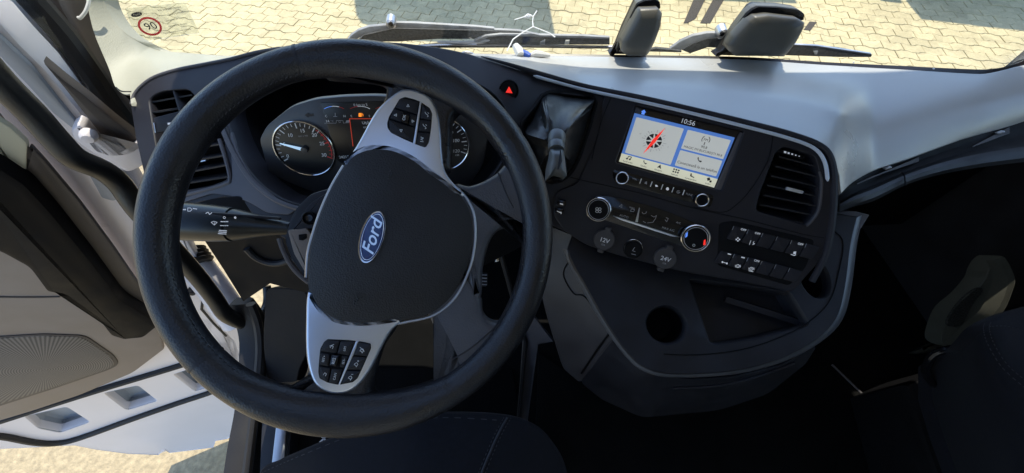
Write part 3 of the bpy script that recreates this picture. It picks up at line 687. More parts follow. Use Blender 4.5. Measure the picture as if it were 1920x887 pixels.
ic += [line(S, [(1408, 451), (1405, 459)], .9, .0064), line(S, [(1414, 452.5), (1412, 456), (1415, 457), (1411, 459)], .9, .0064), flat(S, [(1488, 472), (1493, 471.5), (1492, 477), (1487, 476)], .0064), line(S, [(1483, 477), (1489, 479), (1492, 478)], 1.4, .0064)]
ic += [line(S, [(1354, 491), (1363, 494)], 1.2, .0064), flat(S, ell(1354.5, 491.5, 1.6, 2, 0, 7), .0064), flat(S, ell(1363, 494, 1.6, 2, 0, 7), .0064)]
for cx, cy in ((1383.5, 499), (1409, 504)): ic += [line(S, ell(cx, cy, 3.2, 2.8, 0, 10)+[Vector((cx+3.2, cy))], .9, .0064), line(S, [(cx-4.6, cy+2), (cx-4.8, cy-2)], .9, .0064), line(S, [(cx+4.8, cy+2), (cx+4.6, cy-2)], .9, .0064), line(S, [(cx-1, cy), (cx+1.5, cy)], .9, .0064)]
ic += [line(S, [(1404, 507.5), (1412, 509.5)], 1.2, .0064)]
obj('icon', join(*ic), M['lit'], sw)
for p, b in (((1052, 381), '-'), ((1048, 396), '')):
    obj('rocker_switch', plate(S, rnd([(p[0]-8, p[1]-7), (p[0]+9, p[1]-5), (p[0]+8, p[1]+6), (p[0]-9, p[1]+4)], 2), .002, .006, .001), M['gloss'], sw)
obj('switch_bar', join(plate(S, [(1050, 381), (1056, 382.4), (1055.5, 384.2), (1049.5, 382.8)], .006, .0066, .0002), line(S, [(1045, 396), (1049, 398), (1052, 398), (1052, 401)], 1.1, .0064)), M['lit'], sw)

# right air vent of the stack
uvs = [S.uv(p, -.01) for p in vent_px]
av = obj('air_vent', join(pocket(vent_px, S.D(-.002), .055, -S.n, .9)), M['dark'], dash)
sl = None
for k in range(7):
    y = 292+k*18.0; xa, xb = 1461-k*7.3, 1540-k*1.8
    if k == 6: xb = 1526
    q0 = S.P((xa, y+2), -.006); q1 = S.P((xb, y+23), -.006)
    d = (q1-q0).normalized(); up = S.n.cross(d); nn = S.n
    V_ = []
    for q in (q0, q1): V_ += [q-up*.0012, q+up*.0012, q-nn*.03+up*.012, q-nn*.03+up*.009]
    obj('slat', (V_, [(0, 1, 5, 4), (1, 2, 6, 5), (2, 3, 7, 6), (3, 0, 4, 7), (0, 3, 2, 1), (4, 5, 6, 7)]), M['plastic'], av, smooth=False)
obj('vent_tab', plate(S, rnd([(1476, 350), (1508, 358.5), (1505, 364), (1474, 356)], 2), -.006, -.001, .0008), M['silver'], av)
obj('vent_wheel', plate(S, [(1459, 279), (1509, 293), (1507, 299), (1457, 285)], -.012, -.002, .0008), M['dark'], av)
for k in range(5):
    x, y = 1472.5+k*6.6, 285.3+k*1.9; s = 2.2-.3*k
    obj('vent_mark', plate(S, [(x-s, y-s), (x+s, y-s*.7), (x+s*.8, y+s), (x-s*1.1, y+s*.7)], -.0025, -.0014, .0002), M['lit'], av)
obj('vent_bezel', tube([S.P(p, .0022) for p in spl([(1536, 322), (1541, 345), (1536, 392), (1522, 415), (1512, 424)], 5, False)], .002, 6), M['plum'], av)
# left air vent
lv = obj('air_vent', pocket(hole_v, fas, .06, FB, .9), M['dark'], dash)
def fp(p, k=0): return at(p, fas(p)+k)
def slat(a, b, m, parent, up=(0, .3, .9), dpt=.035, th=.0014, off=.006):
    a, b = fp(a, off), fp(b, off); bk = Vector(FB).normalized(); u = Vector(up).normalized(); V_ = []
    for q in (a, b): V_ += [q-u*th, q+u*th, q+bk*dpt+u*.008, q+bk*dpt+u*.005]
    return obj('slat', (V_, [(0, 1, 5, 4), (1, 2, 6, 5), (2, 3, 7, 6), (3, 0, 4, 7), (0, 3, 2, 1), (4, 5, 6, 7)]), m, parent, smooth=False)
for a, b in (((284, 192), (360, 178)), ((283, 212), (384, 196)), ((298, 268), (412, 246)), ((300, 290), (416, 270)), ((304, 312), (420, 292)), ((308, 332), (424, 310)), ((312, 350), (428, 332))): slat(a, b, M['plastic'], lv)
slat((324, 167), (346, 240), M['plastic'], lv, (.9, 0, .2), .03, .0015, .003)
LV = Fr(at((330, 235), fas((330, 235))), (1, -.05, .05), (0, .6, .75))
obj('vent_bar', plate(LV, [(287, 221), (345, 206), (400, 215), (400, 236), (350, 240), (291, 250)], -.02, .001, .002), M['fascia'], lv)
obj('vent_edge', plate(LV, [(287, 230), (289, 230), (292, 249), (290, 249)], .0008, .002, .0003), M['alu'], lv)
obj('vent_window', plate(LV, rnd([(311, 229), (345, 224), (344, 233), (313, 236)], 3), .0008, .002, .0004), M['ink'], lv)
for k in range(3): obj('vent_mark', plate(LV, [(314+k*9, 230.5-k), (321+k*9, 229.5-k), (320.5+k*9, 233-k), (314.5+k*9, 234-k)], .0018, .0028, .0002), M['lit'], lv)
obj('vent_tab', plate(LV, rnd([(371, 301), (386, 298), (386, 302), (371, 305)], 1), -.004, .003, .0006), M['silver'], lv)
# hazard button
HB = Fr(at((954, 169), fas((954, 169))), (1, -.15, -.02), (0, .62, .78))
u, v = HB.uv((954, 169), .004)
hz = obj('hazard_button', lathe(HB, u, v, [(.0175, -.006), (.0175, .002), (.016, .0035), (.0145, .0015), (.0135, .005), (.001, .0045)]), M['dark'], dash)
obj('warning_triangle', join(plate(HB, [(954.5, 162), (961, 175), (948, 173.5)], .0045, .0062, .0004)), M['redlit'], hz)

# instrument cluster
clu = obj('instrument_cluster', pocket(hole_cl, lambda p: fas(p)+.002, .12, FB, .92), M['dark'], dash)
obj('cluster_face', plate(CL, rnd([(486, 262), (500, 236), (545, 200), (590, 186), (643, 181), (711, 179), (790, 188), (832, 203), (868, 216), (900, 239), (915, 262), (905, 312), (873, 356), (700, 372), (560, 368), (505, 330)], .3), -.012, 0, .002), M['face'], clu)
def dial(px, r):
    u, v = CL.uv(px, .004)
    obj('dial_disc', rings_mesh(CL, [(circ(u, v, r), 0), (circ(u, v, r), .0022)]), M['dialblack'], clu)
    obj('dial_ring', ringplate(CL, circ(u, v, r*1.02), circ(u, v, r*.965), 0, .006, .001), M['chrome'], clu)
    return u, v
u1, v1 = dial((570.5, 280.5), .0495); u2, v2 = dial((826, 271), .0495)
def ticks(u, v, r, a0, a1, n, big, red=None):
    D_ = [[], []]
    wt = ([], []); rd = ([], [])
    for k in range(n+1):
        a = radians(a0+(a1-a0)*k/n); L = .009 if k % big == 0 else .0055; t = .0009 if k % big == 0 else .0005
        c, s = cos(a), sin(a); q = [(r*.93*c-t*s, r*.93*s+t*c), (r*.93*c+t*s, r*.93*s-t*c), ((r*.93-L)*c+t*s, (r*.93-L)*s-t*c), ((r*.93-L)*c-t*s, (r*.93-L)*s+t*c)]
        g = ([CL.at(u+x, v+y, .0028) for x, y in q], [(0, 1, 2, 3)])
        if red and k > red: rd = join(rd, g)
        else: wt = join(wt, g)
    return wt, rd
wt, rd = ticks(u1, v1, .0495, 205, -25, 24, 4, 17)
arc = ([], [])
for k in range(14):
    a, b = radians(48-k*5), radians(48-(k+1)*5); R1, R2 = .0448, .0435
    arc = join(arc, ([CL.at(u1+R*cos(t), v1+R*sin(t), .0027) for R, t in ((R1, a), (R1, b), (R2, b), (R2, a))], [(0, 1, 2, 3)]))
obj('dial_ticks', wt, M['white'], clu, smooth=False); obj('red_zone', join(rd, arc), M['red'], clu, smooth=False)
for b, p in (('0', (539, 293)), ('5', (533, 271)), ('10', (543.5, 254)), ('15', (566.5, 245.5)), ('20', (589, 253.5)), ('25', (603.5, 269.5)), ('30', (607, 291))): text(b, CL, p, 6.8, M['white'], clu, .003, shear=.15, bold=.008)
text('rpm x 100', CL, (568, 255), 3, M['dim'], clu, .003)
wt, rd = ticks(u2, v2, .0495, 205, -25, 24, 3)
obj('dial_ticks', wt, M['white'], clu, smooth=False)
for b, p, c in (('80', (845, 249), 6.2), ('100', (854.5, 264), 6.2), ('120', (855, 283.5), 6.2), ('125', (857, 291), 3.6), ('km', (829.5, 249.5), 3)): text(b, CL, p, c, M['white'], clu, .003, shear=.15, bold=.005)
obj('needle', join(flat(CL, [(569, 284), (571, 278), (525, 268), (524, 270)], .006)), M['needle'], clu)
obj('needle_hub', lathe(CL, *CL.uv((570.5, 281.5), .006), [(.006, .002), (.0055, .008), (.001, .0085)], 14), M['face'], clu)
cd_ = obj('display_glass', plate(CL, [(601, 193), (720, 190), (740, 300), (640, 306), (632, 300)], 0, .002, .0004), M['dialblack'], clu)
text('0 km to E', CL, (676, 196.5), 4.6, M['white'], clu, .003)
for x0, cs in ((608, ('lit', 'lit', 'red')), (656.5, ('red', 'lit', 'lit')), (704, ('red', 'lit', 'lit'))):
    P_ = [(x0+37*t/8, 204-4.8*(1-(t/4-1)**2)) for t in range(9)]
    for j, c in enumerate(cs): obj('bar_gauge', line(CL, P_[j*3:j*3+3+(j < 2)] if j < 2 else P_[6:], .9, .003), M['bluelit'] if (x0 == 608 and j == 0) else M[c], clu)
for b, x in (('C', 611.5), ('H', 646), ('E', 659), ('F', 693)): text(b, CL, (x, 218), 4.2, M['white'], clu, .003)
obj('fuel_icon', join(flat(CL, [(672.5, 212), (678, 212), (678, 219), (672.5, 219)], .003), line(CL, [(679, 213), (680.5, 215), (680.5, 218)], 1, .003)), M['orange'], clu)
obj('icon', join(line(CL, [(628.5, 212), (628.5, 218)], 1.2, .003), line(CL, [(625, 218.5), (632, 218.5)], 1, .003), line(CL, [(608.5, 231), (630, 231), (631, 226), (643, 226), (644, 231), (655, 230)], .7, .003), line(CL, ell(637, 228, 2, 2, 0, 6), .7, .003), flat(CL, [(649, 226), (655, 225), (656, 229), (648, 230)], .003)), M['dim'], clu)
text('14', CL, (614, 227.5), 4.8, M['white'], clu, .003, bold=.01); text('°C', CL, (623, 227.5), 3.6, M['dim'], clu, .003)
obj('message_frame', join(line(CL, [(720, 222.5), (655.5, 222.8), (662, 274)], 1.3, .0032)), M['amber'], clu)
text('Uşă', CL, (685.5, 230.5), 5.2, M['white'], clu, .003, bold=.012, name='lettering'); text('or', CL, (684, 238.5), 4.6, M['white'], clu, .003, bold=.012)
text('24217', CL, (645, 294.5), 5.2, M['white'], clu, .003, bold=.008)
obj('turn_arrow', join(flat(CL, [(571, 216), (578, 211), (578, 214), (587, 213.5), (587, 218), (578, 218.5), (578, 221)], .0012)), M['ink'], clu)

obj('dash_end', box((1.39, .75, .46), (.31, .03, .63)), M['dark'], dash, smooth=False)
# dark lower dash: knee panel, footwell cheeks and passenger shelf
kn = Field([(340, 460, .70), (470, 455, .70), (560, 480, .72), (460, 570, .80), (520, 600, .82), (560, 720, .95), (700, 500, .72), (700, 700, .95), (900, 440, .75), (960, 560, .9), (930, 720, 1.05), (1000, 420, .77)], 1e-3)
obj('knee_panel', sheet([(385, 452), (470, 440), (560, 445), (700, 430), (860, 400), (960, 395), (1010, 405), (1030, 430), (960, 470), (900, 500), (800, 520), (620, 560), (505, 530), (456, 563), (420, 505)], [], kn, .04, 30, 2, FB), M['dark'], dash)
obj('knee_pocket_lip', tube([at(p, kn(p)-.004) for p in spl([(462, 466), (478, 482), (500, 492), (522, 494), (545, 488), (575, 480)], 5, False)], .006, 8), M['plastic'], dash)
obj('stalk_recess', plate(Fr(at((430, 385), fas((430, 385))-.004), (1, 0, 0), (0, .6, .75)), rnd([(345, 388), (400, 372), (450, 368), (470, 386), (474, 400), (400, 410), (345, 408)], .3), -.004, 0, .001), M['dark'], dash)
obj('kick_panel', sheet([tuple(p) for p in rnd([(500, 540), (575, 545), (575, 660), (560, 690), (545, 760), (505, 740), (495, 640)], .2)], [], Field([(500, 540, .95), (575, 545, .93), (575, 690, 1.02), (500, 740, 1.06), (540, 620, .985)]), .04, 25, 2), M['kick'], dash)
ps = Field([(1577, 362, .735), (1640, 325, .77), (1700, 300, .79), (1800, 264, .81), (1920, 230, .84), (2000, 205, .85), (2270, 190, .86), (2270, 285, .82), (1580, 405, .74), (1640, 385, .745), (1700, 345, .765), (1800, 318, .785), (1920, 300, .80), (2000, 290, .81)], 1e-4)
up_ = [(1576, 358), (1600, 338), (1640, 317), (1700, 297), (1800, 261), (1880, 239), (1920, 227), (2000, 205), (2270, 188)]
lo_ = [(1574, 398), (1600, 388), (1640, 376), (1700, 346), (1760, 328), (1830, 315), (1920, 304), (2000, 296), (2270, 285)]
U_, L_ = spl(up_, 4, False), spl(lo_, 4, False); rows = []
for t, k in ((0, .012), (.25, .02), (.5, .016), (.62, .0), (.75, -.004), (.9, 0), (1, .012)): rows.append([at(a*(1-t)+b*t, ps(a*(1-t)+b*t)+k) for a, b in zip(U_, L_)])
rows.append([q+Vector((0, .25, -.18)) for q in rows[-1]])
obj('slot_band', loft(rows[:4][::-1]), M['dark'], dash)
obj('lower_dash_roll', loft(rows[3:][::-1]), M['plastic'], dash)
for k in range(4):
    a = Vector((1606+k*9, 345-k*4.2)); b = Vector((1722, 296-k*0+k*2)); obj('slit_vent', tube([at(a, ps(a)+.012), at(b, ps(b)+.014)], .0012, 6), M['plum'], dash)
    a = Vector((1824+k*8, 275-k*3)); b = Vector((1892, 240+k*3)); obj('slit_vent', tube([at(a, ps(a)+.012), at(b, ps(b)+.014)], .0012, 6), M['plum'], dash)
for p in ((1666, 316), (1878, 249)):
    f_ = Fr(at(p, ps(p)+.008), (1, -.1, .3), (0, .5, .8)); obj('vent_tab', plate(f_, rnd([(p[0]-8, p[1]+1), (p[0]+6, p[1]-4), (p[0]+7, p[1]-1), (p[0]-5, p[1]+3)], 1), -.003, .004, .0006), M['silver'], dash)
obj('seam', tube([at(p, ps(p)-.006) for p in spl([(1690, 322), (1696, 330), (1698, 348)], 4, False)], .0014, 6), M['dark'], dash)

# ------------------------------------------------------------------ centre console below the stack
con = thing('centre_console', 'dark storage console with cup holder and open tray under the centre stack', 'console', (.35, .3, .1))
ct = Field([(1070, 450, .765), (1130, 560, .725), (1220, 690, .685), (1350, 700, .68), (1500, 655, .688), (1580, 570, .71), (1615, 420, .755), (1300, 525, .755), (1480, 550, .72), (1150, 470, .775), (1560, 400, .765), (1300, 620, .705)], 1e-3)
rim = [tuple(p) for p in spl([(1076, 443), (1068, 470), (1076, 495), (1097, 532), (1138, 604), (1180, 662), (1215, 690), (1269, 700), (1376, 694), (1465, 671), (1530, 636), (1568, 596), (1584, 538), (1594, 460), (1606, 408)], 4, False)]+[(1560, 400), (1500, 480), (1300, 470), (1130, 435)]
cup = ell(1250, 610, 41, 37, -25); cup2 = ell(1528, 521, 28, 44, 25)
tray = [tuple(p) for p in rnd([(1290, 522), (1400, 534), (1484, 548), (1519, 606), (1512, 614), (1417, 638), (1345, 648), (1330, 644)], 6)]
TB = (.1, .35, -.93)
obj('console_top', sheet(rim, [cup, cup2, tray], ct, .02, 24, 4, TB, .008), M['plastic'], con)
obj('cup_holder', pocket(cup, lambda p: ct(p)+.001, .075, TB, .82), M['dark'], con)
obj('cup_holder', pocket(cup2, lambda p: ct(p)+.001, .075, TB, .82), M['dark'], con)
obj('tray_recess', pocket(tray, lambda p: ct(p)+.001, .045, TB, .93), M['plastic'], con)
obj('tray_step', tube([at(p, ct(p)+.028) for p in ((1360, 560), (1440, 585), (1512, 608))], .008, 4), M['fascia'], con)
obj('rim_groove', tube([at(p, ct(p)-.0004) for p in spl([(1245, 664), (1316, 665), (1406, 652), (1495, 617), (1552, 570), (1573, 508), (1580, 450), (1548, 425)], 5, False)], .0011, 6), M['dark'], con)
# outer lip and lower body
lip = spl([(1068, 470), (1078, 495), (1097, 532), (1138, 604), (1180, 662), (1215, 690), (1269, 700), (1376, 694), (1465, 671), (1530, 636), (1568, 596), (1584, 538), (1594, 460), (1606, 408)], 4, False)
cen = Vector((1330, 540)); rows = []
for sc_, k in ((1, .002), (1.02, .004), (1.045, .012), (1.05, .024), (1.035, .036), (1.0, .05)):
    rows.append([at(cen+(p-cen)*Vector((sc_, sc_)) if False else (cen.x+(p[0]-cen.x)*sc_, cen.y+(p[1]-cen.y)*sc_), ct(p)+k) for p in lip])
obj('console_lip', loft(rows), M['lip'], con)
sp = Field([(1040, 430, .80), (1070, 460, .785), (1140, 610, .75), (1085, 712, .90), (1040, 600, .86), (1010, 520, .84), (1215, 700, .74), (1205, 780, .86), (1130, 745, .88), (1350, 765, .84), (1440, 735, .83), (1530, 660, .75), (1376, 705, .735)], 1e-3)
obj('side_panel', sheet([tuple(p) for p in rnd([(1020, 420), (1074, 442), (1070, 478), (1098, 535), (1140, 606), (1152, 634), (1088, 716), (1058, 690), (1030, 600), (1010, 520)], .15)], [], lambda p: sp(p)+.012, .03, 25, 2), M['conside'], con)
obj('drawer_front', sheet([tuple(p) for p in rnd([(1152, 630), (1195, 680), (1240, 706), (1300, 712), (1376, 708), (1470, 684), (1530, 650), (1510, 682), (1440, 738), (1350, 768), (1205, 782), (1130, 748), (1090, 716)], .2)], [], lambda p: sp(p)+.012, .04, 25, 2), M['plastic'], con)
obj('drawer_line', tube([at(p, sp(p)+.008) for p in spl([(1262, 728), (1350, 722), (1430, 702), (1490, 680)], 5, False)], .003, 6), M['fascia'], con)
obj('panel_seam', tube([at(p, sp(p)+.009) for p in spl([(1145, 622), (1120, 655), (1090, 700)], 5, False)], .0022, 6), M['dark'], con)
obj('panel_seam', tube([at(p, sp(p)+.010) for p in spl([(1076, 478), (1056, 512), (1075, 550), (1098, 558), (1138, 615)], 5, False)], .0012, 6), M['dark'], con)
obj('side_shell', sheet([(1556, 395), (1606, 398), (1628, 404), (1612, 430), (1600, 460), (1560, 450)], [], lambda p: ct(p)+.008, .03, 20, 2), M['plum'], con)
# tunnel side strip by the pedals
TU = Field([(1000, 590, .95), (1040, 640, .95), (985, 780, 1.12), (1010, 700, 1.05), (975, 700, 1.06)])
obj('tunnel_strip', sheet([(985, 600), (1002, 596), (1036, 640), (1008, 645), (988, 790), (972, 785)], [], TU, .03, 18, 1.5), M['plum'], con)
obj('tunnel_edge', tube([at(p, TU(p)-.004) for p in ((940, 480), (962, 560), (985, 640), (972, 790))], .006, 6), M['rubber'], con)

# ------------------------------------------------------------------ gear lever
gl = thing('gear_lever', 'black leather gaiter with stubby grey selector knob on the dash', 'gear lever', at((1050, 260), .70))
cor = [Vector(p) for p in ((1018, 182), (1028, 174), (1117, 186), (1112, 200), (1078, 306), (1050, 336), (1012, 318), (984, 246))]
topc = at((1043, 264), .622); mid = []
for i in range(8):
    for k in range(7): mid.append((cor[i]*(1-k/7)+cor[(i+1) % 8]*(k/7), k/7, i))
cb = sum((at(p, fas(p)) for p, _, _ in mid), Vector())/len(mid); rows = []
for k in range(15):
    t = k/14; row = []
    for n_, (p, f, i) in enumerate(mid):
        q = at(p, fas(p)+.006); side = (cor[(i+1) % 8]-cor[i]).length > 30
        sag = sin(pi*f)*(.07 if side else .0)*sin(pi*min(1, t*1.15))
        rr = .17+.83*(1-t)**.82
        c = cb.lerp(topc, t**.85)
        wr = .06*sin(2*pi*(2.2*f+i*.7)+5*t)*sin(pi*t)*(1 if side else .3)
        row.append(c+(q-cb)*(rr*(1-sag+wr))+S.n*(.022*sin(pi*t)**.8*(1-.55*sin(pi*f)*(1 if side else 0))))
    rows.append(row)
obj('gaiter', loft(rows, True), M['leather2'], gl, ang=60)
GF = Fr(topc, RT, Vector((.05, .82, .57)))
obj('gaiter_frame', tube([at(p, fas(p)+.0) for p in spl(hole_b[::4], 3)+[hole_b[0]]], .004, 8), M['dark'], gl)
ax_g = [at((1044, 255), .624), at((1043, 266), .614), at((1043, 272), .611), at((1043, 281), .607)]
obj('collar', tube([ax_g[0], ax_g[1], ax_g[1].lerp(ax_g[2], .5), ax_g[2], ax_g[3]], [.0145, .0140, .0118, .0135, .0125], 16), M['knob'], gl)
KF = Fr(at((1042, 305), .60), RT, DN*-1)
kb = [(1031, 278), (1056, 279), (1060, 300), (1063, 330), (1056, 335), (1036, 329), (1023, 340), (1024, 316), (1029, 298)]
obj('selector_knob', dome(KF, rnd(kb, .3), -.002, .016, 3, 6, base=-.016), M['knob'], gl)
obj('knob_ridge', tube([KF.P(p, .0135) for p in ((1051, 282), (1051, 302), (1046, 318))], [.001, .0028, .001], 6), M['fascia'], gl)
obj('knob_end', dome(KF, rnd([(1024, 338), (1036, 329), (1054, 334), (1056, 340), (1034, 345), (1026, 342)], .3), -.012, .012, 3, 4, base=-.02), M['dark'], gl)
obj('icon', join(line(S, ell(1044, 339, 3, 2.6, 0, 9)+[Vector((1047, 339))], 1, .004), line(S, [(1039.5, 341), (1039.5, 337)], 1, .004), line(S, [(1048.5, 341), (1048.5, 337)], 1, .004)), M['dim'], gl)

# ------------------------------------------------------------------ steering column
colm = thing('steering_column', 'dark plastic column shroud with screws and a long control stalk left of the wheel', 'steering column', at((600, 430), .50))
sh_px = rnd([(655, 350), (615, 352), (580, 362), (553, 388), (540, 415), (530, 450), (545, 490), (575, 528), (620, 560), (700, 500), (720, 420)], .3)
obj('shroud', plate(W, sh_px, -.09, -.045, .006), M['plastic'], colm)
obj('shroud_face', plate(W, rnd([(650, 356), (610, 362), (580, 382), (563, 405), (548, 432), (560, 432), (590, 428), (600, 470), (600, 520), (640, 520), (690, 420)], .2), -.046, -.038, .002), M['fascia'], colm)
obj('shroud_lit_panel', plate(W, rnd([(538, 431), (575, 428), (588, 445), (584, 470), (582, 505), (590, 535), (572, 512), (550, 475)], .15), -.046, -.036, .002), M['brown'], colm)  # lighter brown puts sunlight on the shroud edge into its colour
obj('shroud_rim', tube([W.P(p, -.048) for p in spl([(524, 447), (532, 470), (545, 495), (560, 513), (580, 530)], 5, False)], .0035, 8), M['plum'], colm)
obj('screw_recess', lathe(W, *W.uv((580, 409), -.035), [(.0085, -.04), (.0085, -.034), (.0075, -.033), (.0065, -.036), (.001, -.036)], 16), M['dark'], colm)
obj('screw', join(lathe(W, *W.uv((580, 409), -.035), [(.0042, -.037), (.0042, -.034), (.001, -.0338)], 12), line(W, [(577, 409), (583, 409)], 1, -.0334), line(W, [(580, 406), (580, 412)], 1, -.0334)), M['gloss'], colm)
obj('key_slot', plate(W, rnd([(559, 440), (574, 438), (574, 447), (567, 451), (560, 450)], .2), -.037, -.034, .001), M['dark'], colm)
obj('clip_hole', plate(W, rnd([(576, 468), (586, 462), (584, 482), (576, 482)], .2), -.037, -.034, .001), M['dark'], colm)
# stalk: tapered barrel from the hub out to the left, behind the rim
pa, pb = at((545, 428), .515), at((300, 412), .50)
ST = [pa.lerp(pb, t) for t in (0, .08, .2, .34, .43, .435, .45, .455, .6, .8, 1)]
stk = obj('stalk', tube(ST, [.0085, .0105, .0135, .0185, .0215, .0205, .0205, .0225, .0245, .0255, .024], 20), M['stalk'], colm)
ax_s = (pb-pa).normalized(); vw = (C0-pa.lerp(pb, .5)); vw = (vw-ax_s*vw.dot(ax_s)).normalized()
SF = Fr(pa.lerp(pb, .6)+vw*.0235, -ax_s, vw.cross(-ax_s)*1)
obj('stalk_ridge', tube([pa.lerp(pb, t)+vw*r+SF.e2*.012 for t, r in ((.06, .008), (.3, .012), (.43, .018), (.8, .020))], .0022, 6), M['fascia'], stk)
def sq(pts, wd): return line(SF, pts, wd, .0012)
obj('stalk_print', join(line(SF, ell(420.5, 408, 2.2, 2, 0, 8)+[Vector((422.7, 408))], .9, .0012), *[sq([(414+k*5, 415.5), (417.5+k*5, 415.7)], 1.7) for k in range(3)], *[sq([(413+k*4, 423), (415.5+k*4, 423.2)], 1.4) for k in range(4)], sq([(411, 432), (425, 433)], 1.8), sq([(410, 435), (424.5, 436)], 1.5), sq([(409, 438), (424, 439)], 1.5),
    sq([(396, 417), (401, 415), (407, 417), (402, 422), (396, 417)], 1), sq([(402, 417), (402, 421)], .8), sq([(386, 400), (390, 398), (393, 402), (397, 399)], 1.4), sq([(340, 393), (348, 393)], 2), line(SF, [(352, 390), (357, 390), (360, 393), (357, 396), (352, 396), (352, 390)], 1, .0012), sq([(362, 391), (369, 392)], 1.6), line(SF, ell(441, 408, 1.5, 1.4, 0, 8), 1.6, .0)), M['lit'], stk)

# ------------------------------------------------------------------ steering wheel
whl = thing('steering_wheel', 'large black leather steering wheel with silver spokes and an oval blue badge', 'steering wheel', W.o)
RJ, RN = .2154, .0196
def torus(a0, a1, n, rn, seg=24, ra=None, RJ_=None):
    rows = []
    for k in range(n+1):
        a = a0+(a1-a0)*k/n
        c = rn if not callable(rn) else rn(a)
        rows.append([W.at(((RJ_ or RJ)+c*cos(t))*cos(a), ((RJ_ or RJ)+c*cos(t))*sin(a), c*.95*sin(t)) for t in [2*pi*j/seg for j in range(seg)]])
    return loft(rows, True)
def wang(p):
    u, v = W.uv(p, 0); return atan2(v, u)
seams = [wang(p) for p in ((563, 112), (382, 678), (985, 250), (850, 715))]
def grip(a):                                 # slightly fatter between the seams, waisted at the seams
    d = min(abs((a-s+pi) % (2*pi)-pi) for s in seams); return RN*(1-.05*math.exp(-(d/.012)**2))+.0006*sin(3*a)
def rim_mesh():
    rows = []; c1, c2 = wang((745, 110)), wang((640, 780)); n = 280
    for k in range(n+1):
        a = 2*pi*k/n; r = grip(a); e = 0
        for c, wd in ((c1, .62), (c2, .66)):
            d = abs((a-c+pi) % (2*pi)-pi); e += .0105*max(0, 1-(d/wd)**2)**1.5 if d < wd else 0
        row = []
        for j in range(28):
            t = 2*pi*j/28; rad = r*cos(t); rad -= e*max(0, -cos(t))**1.2
            row.append(W.at((RJ+rad)*cos(a), (RJ+rad)*sin(a), r*.95*sin(t)))
        rows.append(row)
    return loft(rows, True)
obj('rim', rim_mesh(), M['leather'], whl, ang=80)
for s in seams: obj('rim_seam', torus(s-.007, s+.007, 2, RN*.982), M['ink'], whl)
stc = ([], [])
for k in range(210):
    a = 2*pi*k/210; t = radians(152)
    def sp_(aa, tt): return W.at((RJ+(RN+.0002)*cos(tt))*cos(aa), (RJ+(RN+.0002)*cos(tt))*sin(aa), (RN*.95+.0002)*sin(tt))
    stc = join(stc, tube([sp_(a, t), sp_(a+.017, t+.05)], .00055, 4))
o = obj('stitching', stc, M['thread'], whl); o['kind'] = 'stuff'
# leather spokes
def spoke(pts, w0=-.020, w1=.0040, bev=.010, m='spoke'): return obj('spoke', plate(W, [tuple(p) for p in spl(pts, 4)], w0, w1, bev, 5), M[m], whl, ang=60)
spoke([(850, 348), (880, 347), (910, 337), (938, 318), (958, 288), (975, 262), (1000, 330), (1012, 420), (1004, 480), (992, 452), (965, 428), (936, 432), (918, 456), (906, 505), (902, 562), (880, 545), (860, 430)])
spoke([(870, 520), (902, 556), (906, 584), (918, 602), (940, 607), (962, 592), (985, 560), (985, 610), (950, 670), (900, 715), (848, 750), (806, 760), (834, 722), (847, 700), (843, 674), (827, 640), (806, 600), (800, 570)])
for pts in ([(934, 324), (940, 342), (950, 366), (962, 390)], [(848, 674), (880, 655), (910, 630), (934, 608)]):
    obj('spoke_seam', tube([W.P(p, .0037) for p in spl(pts, 5, False)], .0011, 6), M['ink'], whl)
spoke([(600, 132), (660, 141), (704, 146), (721, 158), (720, 180), (705, 212), (690, 245), (690, 290), (830, 320), (846, 300), (848, 250), (850, 220), (868, 200), (890, 195), (840, 140), (760, 100), (680, 95)], w1=.003, m='leather')
spoke([(585, 600), (574, 650), (573, 690), (562, 716), (540, 728), (505, 735), (540, 775), (640, 795), (760, 785), (800, 768), (745, 762), (708, 752), (694, 735), (700, 705), (716, 655), (740, 606), (660, 580)], w1=.003, m='leather')
# fillets where the spokes run into the rim
obj('hub_back', plate(W, rnd([(640, 330), (700, 300), (780, 310), (870, 370), (880, 470), (840, 560), (760, 590), (650, 600), (595, 560), (590, 480)], .3), -.05, -.012, .004), M['dark'], whl)
# silver bezel: one loop from the top spoke round the right edge to the bottom spoke
topo = spl([(645, 309), (653, 294), (667, 273), (680, 250), (691, 229), (706, 205), (722, 188), (738, 175), (750, 167.5), (760, 165.5), (775, 166.5), (792, 172.5), (807, 182), (816, 197), (823, 218), (827, 251), (829, 285), (834, 318), (848, 340), (872, 364)], 4, False)
topi = spl([(868, 370), (852, 360), (834, 345), (806, 326), (779, 303), (744, 285), (716, 279), (688, 280), (664, 292), (648, 312)], 4, False)
def bead_plate(px, w0, w1, bev): return plate(W, px, w0, w1+.001, .0042, 5)
obj('silver_bezel', bead_plate([tuple(p) for p in topo]+[tuple(p) for p in topi], -.012, .006, .006), M['silver'], whl)
boto = spl([(576, 545), (573, 565), (572, 595), (572, 652), (577, 692), (588, 720), (606, 734), (626, 739.5), (650, 737), (671, 724), (694, 694), (715, 652), (731, 624), (744, 611), (752, 606)], 4, False)
boti = spl([(742, 596), (730, 599), (700, 603), (665, 604), (630, 598), (604, 581), (588, 558)], 4, False)
obj('silver_bezel', tube([W.P(p, .0035) for p in spl([(856, 352), (874, 371), (887, 397), (891, 428), (889, 465), (880, 505), (855, 556), (815, 590), (764, 603), (735, 608)], 5, False)], .0019, 8), M['alu'], whl)
obj('silver_bezel', bead_plate([tuple(p) for p in boto]+[tuple(p) for p in boti], -.012, .006, .006), M['silver'], whl)
